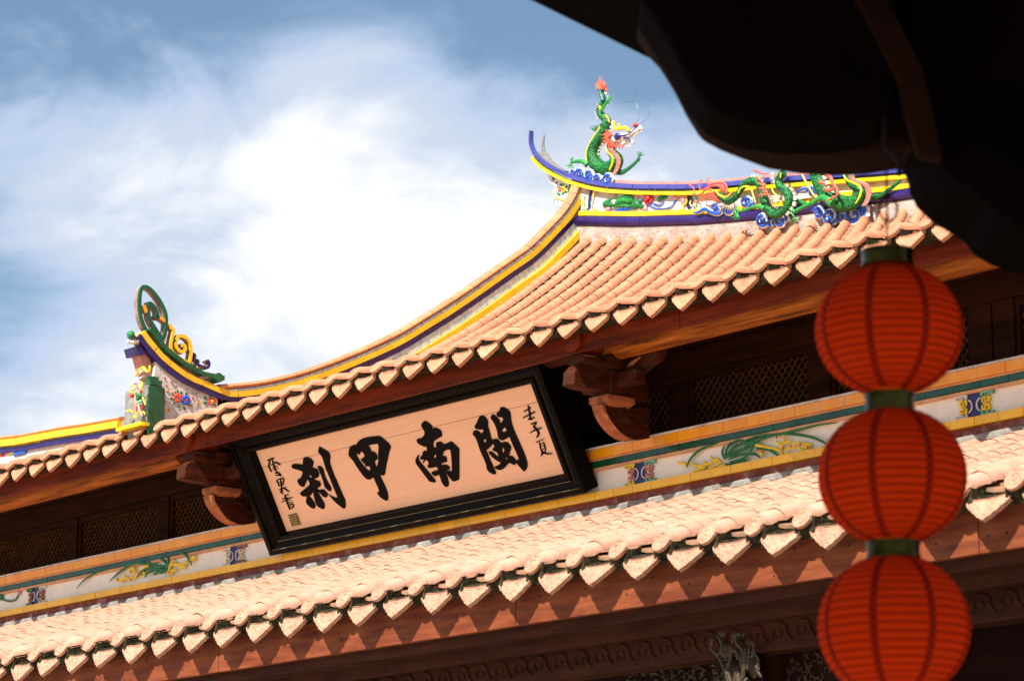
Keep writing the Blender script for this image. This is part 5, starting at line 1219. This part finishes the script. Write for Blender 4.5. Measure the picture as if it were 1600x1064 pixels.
for x, y, r, s_, a in ((440, 520, 58, 1, .4), (610, 545, 100, 1, 3.3), (855, 465, 78, -1, .2), (1085, 700, 92, 1, .5), (1340, 720, 100, -1, 0)): curl(mw, mb__, mp_, x, y, r, D2, pcl2, s_, a)
for p in ([(125, 605, 6), (200, 595, 18), (290, 550, 24), (360, 590, 24), (460, 620, 22), (520, 600, 18)], [(900, 520, 16), (950, 480, 18), (985, 480, 16)], [(1190, 700, 26), (1180, 760, 24), (1220, 800, 20)]):
    stroke(mw, [(x, y, r*1.5) for x, y, r in p], crop=D2, plane=pcl2); stroke(mb__, p, crop=D2, plane=pcl2, proud=.012)
cl = part(mw, 'cloud_base', 'r_white', DH); mb__.split('cloud_scroll', M_['r_blue'], cl); mp_.split('cloud_line', M_['purple'], cl)

D3 = (1230, 260, 8.42); pd3 = lambda x, y: onY(x, y, YR-.20)
DI = thing('dragon_relief', 'thick green dragon with pink belly on two large cloud curls, right of the plume-tailed one', 'dragon statue', onY(1320, 330, YR-.15))
m = MB(); stroke(m, [(330, -60, 90), (365, 60, 95), (400, 170, 100), (450, 290, 106), (540, 390, 112), (660, 470, 112), (790, 495, 106), (900, 455, 98), (965, 375, 90), (930, 290, 78), (850, 225, 66), (800, 160, 58), (780, 80, 55), (800, -20, 55)], crop=D3, plane=pd3, n=16, k=6, fk=.6); part(m, 'body', 'scales', DI)
m = MB(); stroke(m, [(255, 120, 10), (330, 260, 12), (410, 390, 12), (470, 450, 8)], crop=D3, plane=pd3, proud=.05); stroke(m, [(820, 130, 12), (860, 200, 15), (950, 240, 15), (1040, 290, 16), (1045, 380, 16), (1010, 460, 14), (980, 510, 10)], crop=D3, plane=pd3, proud=.06); part(m, 'yellow_edging', 'r_yellow', DI)
m = MB(); P = smoothpts([(870, 120), (890, 180), (960, 215), (1050, 250), (1100, 320), (1095, 400), (1070, 470), (1040, 520)], 4)
for x, y in P: blob(m, x, y, 38, 14, D3, pd3, .02, NY, .8)
P = smoothpts([(240, 130), (310, 280), (390, 420), (440, 480)], 5)
for x, y in P: blob(m, x, y, 16, 14, D3, pd3, .02, NY, .9)
part(m, 'belly_plate', 'belly', DI)
m = MB()
for p in ([(660, 120), (710, 200), (740, 270), (790, 340), (790, 410), (720, 450), (655, 490)], [(560, 240), (620, 260), (650, 290)], [(620, 330), (680, 350), (740, 330), (760, 300)], [(640, 140), (680, 190)]): stroke(m, [(x, y, 30-18*i/(len(p)-1)) for i, (x, y) in enumerate(p)], crop=D3, plane=pd3, proud=.10)
part(m, 'shoulder_flame', 'r_coral', DI)
m = MB(); spikes(m, [(520, 150), (560, 240), (620, 340), (700, 370)], D3, pd3, 60, 14, -1, .008, proud=.04); part(m, 'dorsal_spine', 'r_cream', DI)
m = MB(); stroke(m, [(700, 520, 60), (620, 460, 50), (550, 440, 42), (450, 500, 34), (320, 560, 30), (190, 630, 24)], crop=D3, plane=pd3, proud=.08); claw(m, 170, 680, 1.4, 110, D3, pd3, 13, .06); stroke(m, [(180, 640, 14), (150, 590, 11), (160, 540, 5)], crop=D3, plane=pd3, proud=.06); part(m, 'leg', 'r_bright', DI)
m = MB(); stroke(m, [(1100, 420, 44), (1180, 400, 40), (1260, 370, 36), (1380, 280, 32), (1490, 185, 28)], crop=D3, plane=lambda x, y: onY(x, y, YR-.14)); part(m, 'leg', 'scales', DI)
mw, mb__, mp_ = MB(), MB(), MB()
for x, y, r, s_, a in ((420, 620, 78, 1, 3.4), (570, 660, 98, 1, .6), (720, 690, 66, -1, 1.2), (900, 650, 150, -1, .2), (330, 340, 70, 1, 3)): curl(mw, mb__, mp_, x, y, r, D3, pcl2, s_, a)
stroke(mw, [(1000, 590, 40), (1060, 560, 46), (1050, 620, 30)], crop=D3, plane=pcl2); stroke(mb__, [(960, 580, 24), (1040, 560, 28), (1060, 600, 18)], crop=D3, plane=pcl2, proud=.02)
stroke(mw, [(110, 370, 26), (190, 310, 30), (280, 290, 26)], crop=D3, plane=pcl2); stroke(mb__, [(120, 365, 12), (190, 310, 16), (270, 285, 12)], crop=D3, plane=pcl2, proud=.012)
cl = part(mw, 'cloud_base', 'r_white', DI); cl['kind'] = 'stuff'; mb__.split('cloud_scroll', M_['r_blue'], cl); mp_.split('cloud_line', M_['purple'], cl)

# ------------------------------------------------------------------ lanterns
LD = 8.4
def lantern(px_, pyc, wpx, hpx, label, collar_top=True):
    c = onD(px_, pyc, LD); k = (c-CAM).dot(FW)/FPX; R = wpx/2*k; H = hpx/2*k
    T = thing('paper_lantern', label, 'lantern', c+V((0, 0, H)), 'round red lanterns strung one above another')
    r0 = .062; n = 64; nr = 21
    t_lo = math.asin(min(1, r0/R)); prof = []
    hoops = []
    S_ = 6
    for i in range(nr*S_+1):
        u = i/(nr*S_); th = t_lo+(pi-2*t_lo)*u
        rr = R*sin(th)**.90; z = H*cos(th); rr += -.003*sin(th)+.0065*abs(sin(pi*nr*u))**.6*sin(th)
        prof.append((rr, z))
        if i % S_ == 0: hoops.append((R*sin(th)**.90, z))
    m = MB(); vs = [(c.x+r*cos(2*pi*k_/n), c.y+r*sin(2*pi*k_/n), c.z+z) for r, z in prof for k_ in range(n)]
    fs = [(i*n+k_, (i+1)*n+k_, (i+1)*n+(k_+1) % n, i*n+(k_+1) % n) for i in range(len(prof)-1) for k_ in range(n)]
    m.add(vs, fs); m.build('shade', M_['silk'], T, True, 180)
    for r, z in hoops[1:-1]:
        m = MB(); m.tube([V((c.x+(r+.0005)*cos(2*pi*q/40), c.y+(r+.0005)*sin(2*pi*q/40), c.z+z)) for q in range(41)], .0027, 5, False); m.build('hoop', M_['hoop'], T, True, 180)
    va = atan2(-GX.y, -GX.x)
    for q in range(8):
        a0 = va+radians(22.5+45*q); m = MB(); vs = []; fs = []; hw = .010
        for r, z in prof[::3]:
            for s in (-1, 0, 1):
                a = a0+s*hw/max(r, .04); vs.append((c.x+(r+.0025)*cos(a), c.y+(r+.0025)*sin(a), c.z+z))
        L_ = len(prof[::3])
        for i in range(L_-1):
            for s in range(2): fs.append((i*3+s, (i+1)*3+s, (i+1)*3+s+1, i*3+s+1))
        m.add(vs, fs); m.build('meridian_band', M_['silk_band'], T, True, 180)
    return T, c, R, H, k
def collar(T, px_, py0, py1, wpx, nm='collar'):
    a = onD(px_, py0, LD); b = onD(px_, py1, LD); k = (a-CAM).dot(FW)/FPX; r = wpx/2*k; n = 40
    m = MB(); zs = [(b.z, r*1.03), (b.z+.006, r*1.03), (b.z+.007, r*.985), (a.z-.007, r*.985), (a.z-.006, r*1.03), (a.z, r*1.03)]
    vs = [(a.x+rr*cos(2*pi*q/n), a.y+rr*sin(2*pi*q/n), z) for z, rr in zs for q in range(n)]
    fs = [(i*n+q, i*n+(q+1) % n, (i+1)*n+(q+1) % n, (i+1)*n+q) for i in range(len(zs)-1) for q in range(n)]
    fs += [tuple(range(n-1, -1, -1)), tuple(range((len(zs)-1)*n, len(zs)*n))]
    m.add(vs, fs); m.build(nm, M_['brass'], T, True, 40)
LT = []
for (px_, py_, w_, h_, lab, ca) in ((1389, 516, 227, 204, 'uppermost red ribbed lantern, just below the dark eave', (1386, 392, 416, 80)), (1394.5, 744, 229, 212, 'middle red ribbed lantern between the upper and the lowest one', (1390, 616, 644, 78)), (1397, 979, 235, 222, 'lowest red ribbed lantern, cut by the bottom edge of the photo', (1395, 847, 873, 84))):
    T, c, R, H, k = lantern(px_, py_, w_, h_, lab)
    collar(T, ca[0], ca[1], ca[2], ca[3]); LT.append((T, c, R, H))
T, c, R, H = LT[2]; collar(T, 1397, 1088, 1112, 84)
m = MB(); a = onD(1385, 150, LD); b = onD(1386, 392, LD)
m.tube([a, b], .0028, 6); m.build('hanging_cord', M_['iron'], LT[0][0])
m = MB(); c_ = onD(1388, 327, LD); m.tube([c_+RX*(.026*cos(q*pi/8))+UZ*(.036*sin(q*pi/8)) for q in range(17)], .0035, 6, False); m.build('hanging_ring', M_['iron'], LT[0][0], True)

# ------------------------------------------------------------------ dark foreground eave
FE = thing('gallery_eave', 'near-black silhouetted eave of a gallery in the near foreground, upper right, lanterns hang from it', 'eave', onD(1500, 300, 8.8))
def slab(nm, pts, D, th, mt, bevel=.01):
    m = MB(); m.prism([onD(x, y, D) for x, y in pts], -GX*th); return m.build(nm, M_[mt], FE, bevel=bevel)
slab('roof_board', [(1012, 92), (825, 0), (700, -50), (165, -160), (-600, -330), (-600, -1500), (2600, -1500), (2600, 100), (1400, 100)], 9.0, 3.2, 'fore')  # eave edge is real; the unseen part is extended to shade the lanterns
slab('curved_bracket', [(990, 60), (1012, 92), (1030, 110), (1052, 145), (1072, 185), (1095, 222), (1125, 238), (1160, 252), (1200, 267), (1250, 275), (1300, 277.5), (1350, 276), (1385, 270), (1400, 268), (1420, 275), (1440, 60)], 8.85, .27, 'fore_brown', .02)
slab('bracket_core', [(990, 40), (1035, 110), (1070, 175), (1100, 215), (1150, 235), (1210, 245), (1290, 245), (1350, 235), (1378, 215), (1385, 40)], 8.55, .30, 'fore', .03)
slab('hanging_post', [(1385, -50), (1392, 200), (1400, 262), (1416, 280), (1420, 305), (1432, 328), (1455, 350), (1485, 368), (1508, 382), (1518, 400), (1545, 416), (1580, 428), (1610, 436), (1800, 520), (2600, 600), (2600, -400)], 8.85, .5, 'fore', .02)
slab('post_batten', [(1295, -60), (1350, -60), (1440, 120), (1470, 260), (1430, 250), (1400, 140)], 8.3, .06, 'fore_brown', .01)
m = MB(); pk = lambda x, y: onD(x, y, 8.3); m.tube([V(p) for p in smoothpts([tuple(pk(x, y)) for x, y in ((1382, 150), (1382, 225), (1392, 238), (1404, 252), (1405, 275))], 4)], .007, 8); m.build('iron_hook', M_['iron'], FE, True)

S.render.engine = 'CYCLES'
